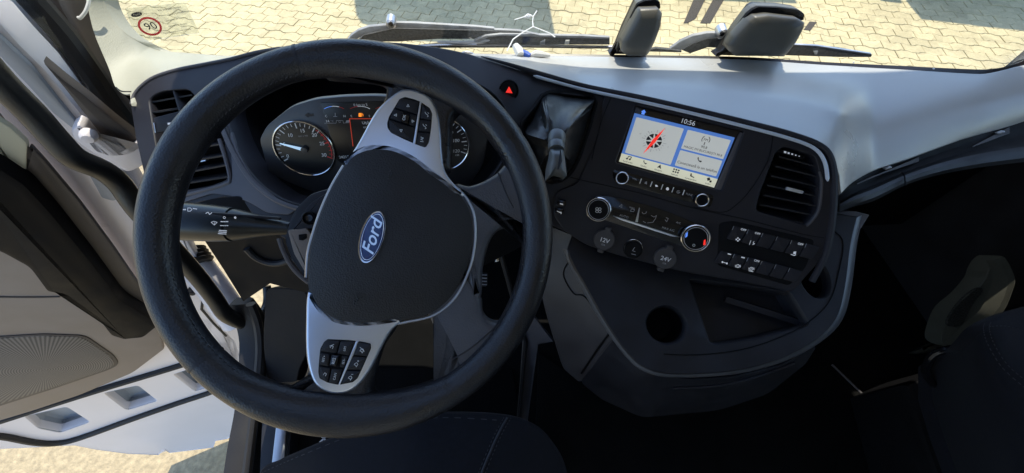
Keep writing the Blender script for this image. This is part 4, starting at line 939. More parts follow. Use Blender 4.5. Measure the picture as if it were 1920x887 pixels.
pad_px = spl([(645, 311), (660, 290), (688, 277.5), (716, 276), (744, 281), (779, 299), (806, 321), (834, 341), (861, 365), (879, 393), (885, 428), (883, 465), (874, 503), (849, 552), (810, 586), (763, 599), (700, 609), (665, 610), (630, 604), (601, 586), (583, 560), (577, 520), (579, 475), (587, 440), (602, 395), (622, 350)], 3)
pd = obj('airbag_pad', dome(W, pad_px, .006, .014, 2.4, 14, base=-.01), M['pad'], whl, ang=70)
obj('hub_edge', tube([W.P(p, .002) for p in spl([(645, 311), (622, 350), (602, 395), (587, 440), (578, 475), (575, 520)], 5, False)], .0022, 8), M['alu'], whl)
bw = .0185
for p, a in (((730, 327), -75), ((666, 563), 100)):
    f = [(0, -5), (3, -7), (5, -3), (4, 2), (1, 3), (-1, 0), (-2, 8)]
    obj('embossed_mark', tube([W.P((p[0]+x, p[1]+y), bw-.0008) for x, y in f], .0009, 5), M['pad'], pd)
# oval badge with script lettering
LA = 74
el = lambda a, b, w_: [W.uv(p, w_) for p in ell(697.5, 444.5, a, b, LA, 48)]
bdg = obj('badge', rings_mesh(W, [(el(51.5, 23.5, .02), .016), (el(51.5, 23.5, .02), .0205), (el(50, 22, .02), .0218), (el(46, 19.5, .02), .0214)]), M['chrome'], whl)
obj('badge_field', rings_mesh(W, [(el(47.5, 20.5, .0216), .019), (el(47.5, 20.5, .0216), .0218), (el(30, 12, .0216), .0226), (el(3, 1.5, .0216), .0227)]), M['blue'], bdg)
e_o, e_i = el(45, 18.6, .0222), el(43.8, 17.6, .0222)
obj('badge_line', ringplate(W, e_o, e_i, .0215, .0223, .0001), M['chrome'], bdg)
text('Ford', W, (698, 445), 23, M['chrome'], bdg, .0234, ang=LA, shear=.35, sx=1.05, bold=.012)
# button pads
def px_scale(off, s, pts): return [(off[0]+x/s, off[1]+y/s) for x, y in pts]
def pad(outline, divider, buttons, rock, marks):
    pdd = obj('button_pad', plate(W, rnd(outline, .25), .004, .0072, .0008), M['dark'], whl)
    obj('silver_divider', plate(W, divider, .007, .0095, .0008), M['silver'], pdd)
    for b in buttons: obj('button', plate(W, rnd(b, 2), .0068, .0090, .0009), M['plastic'], pdd)
    for b in rock: obj('rocker', plate(W, rnd(b, 1.5), .0068, .0125, .0016), M['gloss'], pdd)
    for kind, p, c, a in marks:
        if isinstance(kind, str): text(kind, W, p, c, M['white'], pdd, .0094 if c < 5.2 else .0131, ang=a, name='legend')
        else: obj('legend', join(*[line(W, [(p[0]+x, p[1]+y) for x, y in q], .9, .0094) for q in kind]), M['white'], pdd)
    return pdd
s5 = 5.544; o1 = (680, 150)
tri = lambda d: [[(0, -3), (2.4, 1.5), (-2.4, 1.5), (0, -3)], [(0, 3), (2.4, -1.5), (-2.4, -1.5), (0, 3)], [(-3, 0), (1.6, -2.4), (1.4, 2), (-3, 0)], [(3, .5), (-1.6, -2), (-1.4, 2.2), (3, .5)]][d]
ph = [[(-3, -4), (-2, -1), (1, 1), (3, 4), (1, 5)], [(2, -3), (4, -1)]]
pad(px_scale(o1, s5, [(250, 450), (270, 380), (330, 280), (380, 195), (440, 172), (530, 195), (600, 222), (700, 290), (726, 350), (715, 500), (692, 650), (650, 705), (600, 690), (430, 620), (290, 550), (256, 500)]),
    px_scale(o1, s5, [(594, 222), (612, 232), (548, 668), (522, 655)]),
    [px_scale(o1, s5, q) for q in ([(395, 185), (585, 228), (565, 355), (340, 285)], [(325, 300), (420, 330), (395, 430), (285, 400)], [(275, 415), (540, 500), (520, 635), (285, 540)], [(495, 352), (560, 370), (540, 480), (480, 460)], [(618, 245), (690, 300), (722, 350), (712, 415), (600, 400)], [(598, 412), (710, 425), (700, 540), (578, 530)], [(575, 545), (698, 555), (685, 650), (655, 695), (560, 660)])],
    [px_scale(o1, s5, [(415, 340), (492, 362), (468, 455), (392, 432)])],
    [([tri(0)], (765, 198.5), 3, 0), ([tri(1)], (752, 244.5), 3, 0), ([tri(2)], (742, 216), 3, 0), ([tri(3)], (774, 227), 3, 0), ('OK', (758, 220.5), 5.3, 78), (ph, (800, 214), 3, 0), (ph, (796, 236.5), 3, 0), ([[(-2, -4), (3, -2), (-2, 0), (2, 2)], [(-3, 4), (3, 5)]], (791, 261), 3, 0)])
s6 = 5.911; o2 = (560, 610)
spkr = [[(-4, 3), (-1, 4), (0, 7), (3, 2), (1, -1), (-3, 1), (-4, 3)]]
pad(px_scale(o2, s6, [(320, 150), (560, 160), (720, 180), (800, 200), (806, 255), (730, 430), (655, 590), (600, 635), (440, 665), (320, 640), (226, 590), (213, 520), (222, 380), (236, 258), (280, 180)]),
    px_scale(o2, s6, [(632, 175), (660, 182), (630, 270), (455, 662), (438, 660)]),
    [px_scale(o2, s6, q) for q in ([(320, 165), (450, 178), (412, 310), (240, 285), (285, 185)], [(465, 180), (622, 182), (555, 335), (428, 315)], [(240, 305), (345, 325), (325, 455), (228, 435)], [(228, 455), (352, 478), (318, 632), (232, 580)], [(366, 480), (480, 495), (432, 655), (335, 640)], [(478, 335), (545, 345), (495, 470), (455, 465)], [(662, 192), (795, 208), (795, 260), (752, 345), (610, 330)], [(602, 345), (745, 358), (690, 495), (530, 490)], [(522, 505), (685, 508), (640, 588), (590, 625), (468, 650)])],
    [px_scale(o2, s6, [(365, 325), (445, 340), (418, 460), (338, 445)])],
    [('LIM', (646.5, 654), 4.2, 76), ('SET+', (607, 673), 4.2, 76), ('RES', (626, 677), 5.3, 76), ('SET-', (644.5, 678), 4.0, 76), ('CAN', (628, 706), 4.4, 76), ([[(-3, 2), (0, -2), (3, 0), (1, 4)], [(-4, -1), (4, -4)]], (622, 650), 3, 0), ([[(-3, 2), (0, -2), (3, 0), (1, 4)]], (609, 701), 3, 0), (spkr+[[(-4, -4), (4, 4)]], (679, 655), 3, 0), (spkr+[[(2, -4), (5, -4)], [(3.5, -5.5), (3.5, -2.5)]], (668, 681), 3, 0), (spkr+[[(2, -4), (5, -4)]], (657, 706), 3, 0)])

# ------------------------------------------------------------------ the open driver door
door = thing('cab_door', 'open white driver door with brown grey inner trim, speaker and lower step pockets', 'door', (-1.2, .5, -1.0))
shell_px = [(-90, 560), (60, 520), (200, 520), (330, 600), (400, 600), (440, 640), (462, 700), (472, 740), (470, 800), (425, 822), (402, 826), (398, 838), (368, 842), (318, 848), (308, 842), (296, 852), (240, 850), (180, 842), (140, 834), (60, 838), (-90, 845)]
pk = [rnd(px_scale((0, 400), 1.821, q), .15) for q in ([(80, 692), (228, 658), (312, 712), (205, 750), (130, 735)], [(350, 612), (472, 585), (542, 640), (432, 674)], [(588, 548), (645, 530), (725, 592), (665, 608)])]
obj('door_shell', sheet(shell_px, [[tuple(p) for p in q] for q in pk], DR.D(-.03), .03, 40, 3, -DR.n, .006), M['paint'], door)
for q in pk: obj('step_pocket', pocket([tuple(p) for p in q], DR.D(-.029), .07, (-.35, .8, -.25), .82), M['paintg'], door)
obj('outer_skin', plate(DR, [(-90, 560), (330, 600), (440, 640), (470, 740), (470, 800), (300, 850), (140, 834), (-90, 845)], -.12, -.11, .003), M['paint'], door)
obj('trim_panel', plate(DR, rnd([(-120, 120), (-40, 175), (30, 262), (90, 330), (150, 400), (215, 480), (262, 545), (288, 590), (304, 640), (308, 656), (250, 700), (150, 742), (60, 772), (-120, 826)], .15), -.012, 0, .008), M['brown'], door)
obj('armrest', plate(DR, rnd([(-120, 260), (0, 318), (50, 350), (100, 405), (170, 490), (228, 566), (285, 600), (300, 612), (270, 636), (230, 640), (205, 632), (186, 608), (150, 585), (112, 556), (84, 550), (50, 505), (0, 478), (-120, 430)], .2), 0, .045, .016), M['dark'], door)
obj('pull_strip', plate(DR, rnd([(-120, 215), (-10, 292), (40, 330), (56, 272), (84, 302), (150, 380), (214, 466), (262, 536), (288, 588), (282, 604), (240, 575), (150, 462), (70, 368), (20, 340), (-120, 262)], .15), .0, .008, .005), M['darkbrown'], door)
obj('beige_insert', plate(DR, rnd([(-60, 190), (20, 240), (52, 270), (50, 322), (30, 326), (0, 306), (-60, 270)], .15), .0, .011, .005), M['film'], door)
obj('trim_crease', tube([DR.P(p, .0005) for p in spl([(-60, 556), (60, 557), (112, 556)], 4, False)], .003, 6), M['darkbrown'], door)
spx = rnd([(-90, 638), (0, 632), (80, 627), (160, 630), (215, 668), (224, 684), (205, 694), (100, 730), (0, 762), (-90, 790)], 14)
obj('speaker_rim', plate(DR, [tuple(p) for p in spx], -.01, .004, .003), M['darkbrown'], door)
obj('speaker_grille', plate(DR, [((p[0]-80)*.965+78, (p[1]-690)*.95+690) for p in spx], .0, .006, .003), M['grille'], door)
obj('door_weatherstrip', tube([DR.P(p, -.022) for p in spl([(-90, 818), (0, 790), (100, 758), (200, 727), (300, 697), (360, 678), (400, 660)], 4, False)], .012, 8), M['rubber'], door)
obj('door_weatherstrip', tube([DR.P(p, -.022) for p in spl([(-90, 812), (0, 818), (60, 829), (104, 831), (150, 821), (250, 785), (330, 757), (406, 731), (450, 705)], 4, False)], .013, 8), M['rubber'], door)
# hinge side of the door: painted frame seen between trim and pillar
obj('door_frame', plate(DR, [(-120, -40), (0, 42), (40, 86), (90, 136), (130, 186), (180, 246), (216, 292), (270, 380), (310, 440), (360, 520), (420, 600), (330, 620), (286, 590), (215, 480), (150, 400), (90, 330), (30, 262), (-120, 110)], -.10, -.035, .012), M['paint'], door)
obj('frame_recess', plate(DR, rnd([(150, 300), (170, 300), (230, 372), (212, 378), (190, 372)], .2), -.036, -.030, .004), M['paintg'], door)
obj('window_frame', plate(DR, [(-120, -20), (0, 70), (60, 128), (110, 190), (176, 270), (160, 262), (100, 214), (50, 160), (0, 108), (-120, 20)], -.036, -.026, .004), M['paintg'], door)
obj('quarter_glass_seal', plate(DR, [(80, 118), (122, 152), (162, 182), (212, 224), (262, 262), (262, 300), (240, 288), (215, 290), (170, 232), (120, 168)], -.036, -.015, .006), M['darkbrown'], door)
obj('door_stay', join(plate(DR, rnd([(132, 244), (146, 234), (158, 240), (178, 262), (186, 280), (206, 287), (236, 284), (268, 262), (272, 312), (240, 326), (200, 306), (160, 280), (136, 262)], .3), -.03, .0, .008)), M['paint'], door)
obj('stay_pin', lathe(DR, *DR.uv((165, 258), .01), [(.014, -.002), (.013, .010), (.009, .016), (.001, .017)], 14), M['paint'], door)
# lower hinge area seen through the wheel
obj('hinge_panel', plate(DR, rnd([(300, 470), (345, 440), (392, 520), (430, 590), (470, 640), (480, 700), (455, 720), (400, 650), (350, 560)], .2), -.06, -.03, .008), M['paint'], door)
obj('panel_seam', tube([DR.P(p, -.029) for p in ((380, 562), (378, 580), (400, 606), (424, 630))], .004, 6), M['rubber'], door)
obj('rubber_stop', lathe(DR, *DR.uv((361, 546), -.02), [(.012, -.03), (.012, -.018), (.008, -.016), (.008, -.008), (.001, -.006)], 12), M['rubber'], door)
# ------------------------------------------------------------------ white air pipe and step outside the sill
stp = thing('entry_step', 'white and pale grey step housing with thick pipe outside the door sill', 'step', at((430, 600), 1.4))
obj('pipe', tube([at((352, 478), 1.16), at((400, 540), 1.22), at((446, 604), 1.28)], .045, 18), M['paint'], stp)
obj('bellows', tube([at((350+k*2.4, 474+k*3.2), 1.155) for k in range(9)], [.05 if k % 2 else .041 for k in range(9)], 18), M['rubber'], stp)
obj('step_plate', plate(Fr((0, 0, -.55), (1, 0, 0), (0, 1, 0)), rnd([(400, 640), (452, 632), (476, 672), (486, 700), (462, 706), (440, 690)], .2), -.04, 0, .01), M['paint'], stp)
obj('step_edge', tube([onpl(p, Vector((0, 0, -.54)), UP) for p in ((440, 652), (452, 648), (480, 690))], .012, 6), M['paintg'], stp)
# ------------------------------------------------------------------ grab handle
gh = thing('grab_handle', 'long black bent grab handle along the door opening left of the wheel', 'grab handle', onpl((270, 390), Vector((-.70, 0, 0)), Vector((1, 0, 0))))
X7 = Vector((-.70, 0, 0)); XN = Vector((1, 0, 0))
gp = spl([(-90, 50), (0, 152), (60, 212), (105, 262), (140, 296), (190, 318), (224, 344), (255, 388), (300, 440), (360, 506), (400, 556), (422, 588), (450, 604), (474, 606), (492, 590), (502, 566), (500, 536)], 4, False)
obj('grip', tube([onpl(p, X7, XN) for p in gp], [.0185]*(len(gp)-20)+[.0185-.0004*k for k in range(20)], 14), M['leather2'], gh)

# door aperture seal and sill strip
band('sill_seal', [tuple(p) for p in spl([(478, 556), (500, 590), (508, 640), (504, 700), (498, 760), (494, 830), (490, 930)], 4, False)]+[tuple(p) for p in spl([(452, 930), (464, 840), (476, 770), (482, 700), (484, 640), (476, 600), (466, 570)], 4, False)], -.66, .05, M['rubber'], .012)
obj('seal_lip', tube([onpl(p, Vector((-.655, 0, 0)), XN) for p in spl([(470, 570), (484, 610), (488, 660), (482, 730), (474, 800), (462, 900)], 4, False)], .012, 8), M['rubber'], cab)
obj('sill_strip', plate(FL, [(528, 700), (545, 700), (538, 780), (530, 920), (502, 920), (516, 800)], .05, .075, .006), M['alu'], cab)
obj('sill_panel', plate(FL, [(500, 640), (560, 650), (552, 720), (538, 930), (470, 930), (490, 760)], -.04, .06, .01), M['plastic'], cab)

# ------------------------------------------------------------------ seats
def seat_field(pts): return Field(pts, 1e-3)
ds = thing('driver_seat', 'black fabric driver seat cushion with stitched front seam below the steering wheel', 'seat', at((780, 900), .7)-Vector((0, 0, .3)))
sf = seat_field([(490, 890, .72), (560, 850, .70), (640, 816, .69), (740, 786, .685), (830, 776, .69), (940, 782, .70), (1010, 806, .715), (1060, 880, .74), (780, 830, .655), (780, 900, .635), (600, 900, .66), (960, 900, .675), (900, 840, .67), (780, 1000, .625), (480, 1000, .70), (1080, 1000, .73)])
sb = spl([(470, 1000), (486, 892), (520, 868), (560, 850), (640, 817), (740, 786), (830, 777), (940, 782), (1000, 800), (1036, 836), (1060, 887), (1080, 1000)], 5, False)
obj('cushion', sheet([tuple(p) for p in sb], [], sf, .14, 22, 5, (0, .15, -1), .012), M['fabric'], ds, ang=60)
def stitch(pts, D_, parent, m='thread'):
    P_ = spl(pts, 10, False); d = ([], [])
    for a, b in zip(P_[::2], P_[1::2]): d = join(d, tube([at(a, D_(a)-.0006), at(b, D_(b)-.0006)], .0007, 4))
    o = obj('stitching', d, M[m], parent); return o
obj('cushion_seam', tube([at(p, sf(p)-.0002) for p in spl([(951, 783), (935, 812), (918, 850), (902, 890), (880, 960)], 5, False)], .0022, 6), M['ink'], ds)
stitch([(945, 783), (929, 812), (912, 850), (896, 890)], sf, ds); stitch([(958, 784), (942, 812), (925, 850), (909, 890)], sf, ds)
stitch([(492, 886), (525, 871), (565, 854), (645, 822), (742, 792), (830, 783), (938, 788)], lambda p: sf(p), ds)
obj('seat_base', plate(Fr((0, 0, .12), (1, 0, 0), (0, 1, 0)), [(560, 870), (760, 820), (960, 850), (990, 960), (540, 960)], -.1, .2, .02), M['dark'], ds)
psn = thing('passenger_seat', 'black fabric passenger seat with stitched bolster and looped release bar', 'seat', Vector((1.15, -.1, .05)))
pf = seat_field([(1845, 622, .79), (1880, 600, .80), (1920, 585, .82), (2000, 570, .84), (1800, 640, .86), (1745, 700, 1.0), (1740, 760, 1.02), (1760, 887, .98), (1840, 690, .80), (1880, 740, .77), (1920, 800, .74), (1920, 887, .73), (1840, 887, .85), (2000, 887, .70), (1900, 650, .785), (1780, 960, .95), (2000, 960, .7)])
pb_ = spl([(1748, 690), (1775, 668), (1800, 660), (1822, 640), (1842, 618), (1872, 600), (1920, 583), (2010, 560)], 5, False)
obj('cushion', sheet([tuple(p) for p in pb_]+[(2010, 980), (1830, 980), (1800, 900), (1770, 820), (1748, 750)], [], pf, .03, 24, 5, (0, .2, -1), .012), M['fabric'], psn, ang=60)
stitch([(1846, 606), (1844, 618), (1852, 645), (1880, 690), (1925, 730)], pf, psn); stitch([(1858, 604), (1855, 616), (1864, 645), (1890, 685), (1925, 715)], pf, psn)
stitch([(1856, 612), (1890, 612), (1925, 622)], pf, psn)
obj('release_bar', tube([at(p, d) for p, d in zip(spl([(1800, 652), (1775, 656), (1752, 664), (1739, 682), (1736, 698), (1746, 716), (1752, 722)], 4, False), np.linspace(.90, 1.0, 25))], .009, 10), M['gloss'], psn)
obj('seat_base', plate(Fr((0, 0, .05), (1, 0, 0), (0, 1, 0)), [(1700, 720), (1760, 690), (1960, 690), (1960, 980), (1790, 980)], -.04, .18, .02), M['dark'], psn)

# ------------------------------------------------------------------ floor, mats and passenger side trim
mat1 = obj('floor_mat', plate(FL, [(1010, 660), (1130, 740), (1560, 684), (1680, 800), (1780, 905), (1000, 905)], .002, .016, .004), M['mat'])
tag(mat1, 'black rubber mat with a pale edge lying on the middle of the floor', 'floor mat')
obj('mat_edge', tube([FL.P(p, .016) for p in ((1560, 684), (1620, 742), (1680, 800), (1780, 905))], .004, 6), M['plum'], mat1)
mat2 = thing('floor_mat', 'black driver mat marked with a white cross beside the seat', 'floor mat', Vector((-.3, .15, .0)))
obj('mat', plate(FL, [(545, 700), (700, 690), (960, 690), (980, 800), (975, 905), (530, 905)], .002, .014, .004), M['mat'], mat2)
obj('white_cross', join(line(FL, [(601, 817), (613, 828)], 3, .0155), line(FL, [(614, 816), (600, 829)], 3, .0155)), M['white'], mat2)
ss = thing('side_trim', 'curved pale grey trim with perforated strip beside the passenger seat', 'side trim', at((1810, 560), 1.1))
tf = Field([(1880, 490, 1.05), (1900, 520, 1.02), (1890, 545, 1.02), (1840, 560, 1.08), (1800, 590, 1.14), (1775, 640, 1.2), (1800, 650, 1.16), (1840, 600, 1.06)], 1e-3)
obj('trim_body', sheet([tuple(p) for p in spl([(1868, 488), (1884, 484), (1902, 520), (1898, 545), (1880, 585), (1845, 615), (1810, 645), (1790, 652), (1768, 640), (1774, 610), (1790, 580), (1820, 556), (1848, 525), (1856, 505)], 3)], [], tf, .05, 18, 2), M['greyfloor'], ss)
obj('perforated_strip', sheet([tuple(p) for p in spl([(1838, 540), (1842, 548), (1826, 566), (1806, 604), (1796, 612), (1780, 610), (1778, 600), (1796, 572), (1818, 550)], 3)], [], lambda p: tf(p)-.004, .006, 14, 1), M['mesh'], ss)
fs = obj('floor_sill', plate(FL, rnd([(1632, 738), (1652, 731), (1745, 714), (1750, 724), (1700, 735), (1655, 756), (1640, 750)], .2), .0, .03, .006), M['greyfloor']); tag(fs, 'pale sunlit sill strip on the passenger floor', 'sill')
fs2 = obj('seat_rail', plate(FL, rnd([(1726, 655), (1762, 636), (1776, 652), (1745, 656)], .2), .0, .05, .006), M['greyfloor']); tag(fs2, 'small pale seat rail cover under the release bar', 'rail cover')

# small things behind the wheel
kt = thing('connector_plug', 'small silver plug with blue tape hanging beside the column', 'plug', at((932, 484), .85))
KF2 = Fr(at((932, 484), .85), RT, DN*-1)
obj('metal_shell', plate(KF2, rnd([(926, 477), (934, 475), (936, 490), (928, 492)], .2), -.006, .006, .002), M['chrome'], kt)
obj('blue_tape', plate(KF2, rnd([(933, 473), (943, 476), (942, 481), (935, 480)], .2), -.005, .005, .002), M['bluetape'], kt)
pdl = thing('brake_pedal', 'dark ribbed pedal plate in the shade behind the wheel', 'pedal', at((900, 525), 1.05))
PF = Fr(at((905, 525), 1.05), RT, DN*-1)
obj('pedal_plate', plate(PF, rnd([(892, 510), (915, 512), (913, 538), (890, 536)], .2), -.01, 0, .003), M['plastic'], pdl)
for k in range(4): obj('pedal_rib', plate(PF, [(894, 514+k*6), (913, 515+k*6), (913, 517+k*6), (894, 516+k*6)], 0, .004, .001), M['dim'], pdl)

# ------------------------------------------------------------------ things at and beyond the windscreen
def wiper(label, loc, arm_pts, arm_r, hub, bar, blades, frame_):
    t = thing('windscreen_wiper', label, 'wiper', loc, 'wipers parked below the windscreen')
    f = frame_
    if arm_pts: obj('bent_arm', plate(f, arm_pts, -.004, .004, .003), M['wiper'], t)
    if hub: obj('pivot', lathe(f, *f.uv(hub, .012), [(.012, -.01), (.012, .012), (.008, .016), (.001, .016)], 16), M['alu'], t); obj('pivot_nut', lathe(f, *f.uv(hub, .018), [(.005, .012), (.005, .019), (.001, .019)], 8), M['dark'], t)
    for b in bar: obj('arm_bar', plate(f, b, -.002, .005, .002), M['wiper'], t)
    for b in blades: obj('blade', plate(f, b, -.010, -.003, .002), M['blade'], t)
    return t
WF = Fr((0, .965, .85), (1, 0, 0), (0, -.12, 1)); WF2 = Fr((0, .90, .83), (1, -.08, 0), (0, -.12, 1))
wp = wiper('long wiper with bent grey arm below the glass left of the sensor covers', Vector((.1, .96, .8)),
    px_scale((640, 0), 3.5556, [(25, 290), (60, 240), (110, 205), (180, 180), (300, 168), (345, 195), (230, 215), (150, 235), (90, 275), (70, 300)]), 0, (733, 45.5),
    [px_scale((640, 0), 3.5556, [(310, 150), (500, 155), (900, 178), (1020, 190), (1020, 204), (900, 200), (400, 188), (330, 188)]), px_scale((640, 0), 3.5556, [(1020, 198), (1180, 206), (1330, 236), (1180, 214), (1020, 206)]), px_scale((640, 0), 3.5556, [(885, 272), (960, 238), (1060, 230), (1620, 240), (1790, 250), (1790, 262), (1050, 242), (980, 250), (915, 282)])],
    [px_scale((640, 0), 3.5556, [(150, 236), (350, 190), (900, 204), (1180, 214), (1330, 238), (1000, 236), (880, 262), (640, 262), (380, 280), (100, 280)]), px_scale((640, 0), 3.5556, [(960, 250), (1060, 240), (1790, 258), (1790, 300), (1000, 300), (900, 285)]), px_scale((640, 0), 3.5556, [(490, 312), (640, 296), (1200, 304), (1815, 318), (1815, 328), (1200, 320), (520, 322)])], WF)
obj('blade_strip', plate(WF, px_scale((640, 0), 3.5556, [(640, 286), (900, 284), (960, 270), (990, 276), (940, 292), (760, 300)]), -.004, .004, .002), M['paintg'], wp)
obj('blade_strip', plate(WF, px_scale((640, 0), 3.5556, [(500, 308), (800, 300), (1815, 312), (1815, 317), (800, 306)]), -.002, .003, .001), M['alu'], wp)
obj('sun_patch_tab', plate(WF, px_scale((640, 0), 3.5556, [(1495, 272), (1522, 270), (1518, 296), (1490, 300)]), -.003, .001, .001), M['cloth'], wp); obj('sun_patch_tab', plate(WF, px_scale((640, 0), 3.5556, [(1325, 285), (1360, 266), (1358, 300), (1325, 300)]), -.003, .001, .001), M['paintg'], wp)
wp2 = wiper('shorter wiper with curved grey arm between and behind the two black sensor covers', Vector((.8, .9, .8)),
    px_scale((1120, 0), 4.364, [(595, 402), (680, 340), (780, 295), (900, 272), (1090, 268), (1090, 300), (900, 320), (760, 370), (690, 412)]), 0, px_scale((1120, 0), 4.364, [(1022, 280)])[0],
    [px_scale((1120, 0), 4.364, [(990, 262), (1110, 272), (1300, 300), (1300, 320), (1100, 300), (1000, 306)])],
    [px_scale((1120, 0), 4.364, [(690, 412), (780, 360), (900, 318), (1060, 305), (1400, 330), (1400, 420), (1100, 400), (900, 390), (760, 440)]), px_scale((1120, 0), 4.364, [(1560, 365), (1760, 378), (1980, 402), (2250, 452), (2240, 470), (1980, 470), (1540, 455)]), px_scale((1120, 0), 4.364, [(430, 408), (480, 396), (690, 418), (690, 432), (430, 425)])], WF2)
obj('blade_strip', plate(WF2, px_scale((1120, 0), 4.364, [(1560, 362), (1800, 375), (2240, 440), (2250, 452), (1800, 390), (1560, 374)]), -.003, .002, .001), M['alu'], wp2)
obj('sun_patch_tab', plate(WF2, px_scale((1120, 0), 4.364, [(1770, 424), (1805, 420), (1800, 446), (1780, 448)]), -.003, .001, .001), M['cloth'], wp2)

def sensor(label, loc, front, back, side, zd):
    t = thing('sensor_cover', label, 'sensor cover', loc, 'black covers at the foot of the windscreen')
    f = Fr(at(front[0], zd), (1, 0, 0), (0, -.12, 1)); f = Fr(at((front[0][0], 100), zd), (1, -.08, 0), (0, .22, 1))
    obj('cover', dome(f, rnd(front, .18), .006, .012, 5, 8, base=-.02), M['housing'], t, ang=60)
    obj('rear_shell', plate(f, rnd(back, .2), -.05, -.022, .010, 3), M['housing'], t)
    obj('gasket', plate(f, rnd(side, .15), -.075, -.045, .006), M['sooty'], t)
    obj('cover_groove', plate(f, [(p[0], p[1]+1) for p in rnd(back, .2)], -.024, -.014, .001), M['dark'], t)
    return t
k1 = lambda q: px_scale((1120, 0), 4.364, q)
sc1 = sensor('narrower tall black sensor cover, left of the pair at the windscreen foot', at((1195, 100), .86), k1([(350, 75), (500, 68), (530, 110), (515, 220), (470, 340), (430, 420), (400, 458), (250, 458), (195, 420), (200, 340), (270, 210), (330, 100)]),
       k1([(330, 30), (390, 2), (470, -8), (512, 10), (518, 60), (500, 80), (360, 90), (250, 260), (190, 400), (160, 430), (190, 330), (280, 130)]), k1([(320, 20), (350, 0), (480, -10), (505, 10), (510, 60), (400, 300), (400, 455), (95, 448), (135, 425), (160, 380), (220, 230)]), .845)
sc2 = sensor('wider slanted black sensor cover, right of the pair at the windscreen foot', at((1430, 100), .86), k1([(1290, 135), (1400, 122), (1640, 150), (1695, 185), (1690, 225), (1630, 340), (1560, 430), (1530, 458), (1130, 458), (1085, 425), (1070, 375), (1120, 300), (1240, 170)]),
       k1([(1280, 70), (1320, 52), (1500, 58), (1650, 78), (1695, 110), (1690, 160), (1600, 180), (1300, 160), (1130, 330), (1090, 420), (1060, 400), (1110, 270), (1230, 110)]), k1([(1270, 62), (1310, 46), (1500, 52), (1640, 72), (1690, 105), (1690, 150), (1560, 380), (1540, 470), (960, 458), (1010, 430), (1040, 390), (1140, 230)]), .845)
# speed limit sticker on the glass
SK = Fr(at((300, 55), .90), (1, .28, -.04), (-.05, -.10, 1))
stk_ = thing('speed_sticker', 'clear sticker with red ringed 90 and lines of small print on the windscreen', 'sticker', at((300, 90), .90))
k2 = lambda q: px_scale((200, 0), 4.364, q)
obj('clear_film', plate(SK, k2([(150, 70), (640, 20), (760, 270), (300, 340), (235, 300)]), -.0006, 0, .0002), M['filmclear'], stk_)
e_o = [SK.uv(p, .0005) for p in ell(281, 49.5, 23.5, 16.6, -20, 40)]; e_i = [SK.uv(p, .0005) for p in ell(281, 49.5, 19, 13, -20, 40)]
obj('red_ring', ringplate(SK, e_o, e_i, 0, .0006, .0001), M['red'], stk_)
text('90', SK, (283, 49.5), 12.5, M['ink'], stk_, .0005, ang=10, bold=.004, name='lettering', sx=1.1)
obj('oval_mark', flat(SK, ell(256, 27.3, 10.5, 4.6, 8), .0005), M['ink'], stk_); text('Ford', SK, (256, 27.3), 4.4, M['film'], stk_, .0009, ang=10, shear=.3)
for b, p, c in (('Hız Sınırlandırılmıştır', (318, 16.2), 3.4), ('Speed Limited', (329.5, 25), 3.4), ('Limitation de vitesse', (328.5, 36), 3.1), ('Limitatore velocità', (333, 46.8), 3.0), ('Geschwindigkeitsbegrenzung', (332, 58.5), 2.9)): text(b, SK, p, c, M['ink'], stk_, .0005, ang=10, sx=.95)
text('km/h', SK, (295, 72), 4.6, M['ink'], stk_, .0005, ang=10); text('E 4  021766', SK, (342, 66), 2.6, M['dim'], stk_, .0005, ang=8)
# pen, tissue, cable near the glass
pen = thing('wrapped_pen', 'white and blue pen end wrapped in tissue on the dash by the glass', 'pen', at((978, 100), .88))
obj('white_cap', tube([at((966, 86), .875), at((973, 96), .87), at((976, 104), .865)], [.008, .011, .009], 8), M['cloth'], pen)
obj('blue_barrel', tube([at((977, 97), .872), at((986, 101), .868), at((994, 105), .865)], [.006, .007, .005], 8), M['bluetape'], pen)
obj('tissue_scrap', tube([at((994, 104), .868), at((1004, 101), .868), at((1016, 102), .868), at((1032, 104), .868)], [.004, .008, .007, .003], 7), M['cloth'], pen)
cb_ = thing('pale_mark', 'thin pale forked cable standing against the windscreen in front of the shadow', 'mark', at((1000, 80), .9))
k3 = lambda q: px_scale((640, 0), 3.5556, q)
for q in ([(1105, 340), (1145, 262), (1205, 220), (1278, 178)], [(1278, 178), (1330, 198), (1390, 222), (1425, 248)], [(1278, 178), (1275, 140), (1280, 108), (1305, 72)], [(1280, 108), (1220, 112), (1155, 132)]):
    obj('mark_line', tube([at(p, .895) for p in k3(q)], .0014, 6), M['white'], cb_)  # thin pale tubes draw a forked mark at the glass
obj('bright_blob', tube([at(p, .895) for p in k3([(1220, 115), (1245, 106), (1270, 106)])], [.002, .0055, .002], 8), M['white'], cb_)
cl_ = thing('dash_sensor', 'small silver dome sensor on the dash top just behind the wheel rim', 'sensor', at((875, 102), .87))
obj('silver_dome', dome(Fr(at((875, 102), .868), (1, 0, 0), (0, 1, .1)), ell(875, 102, 15, 4), 0, .008, 2, 6, base=-.004), M['alu'], cl_)

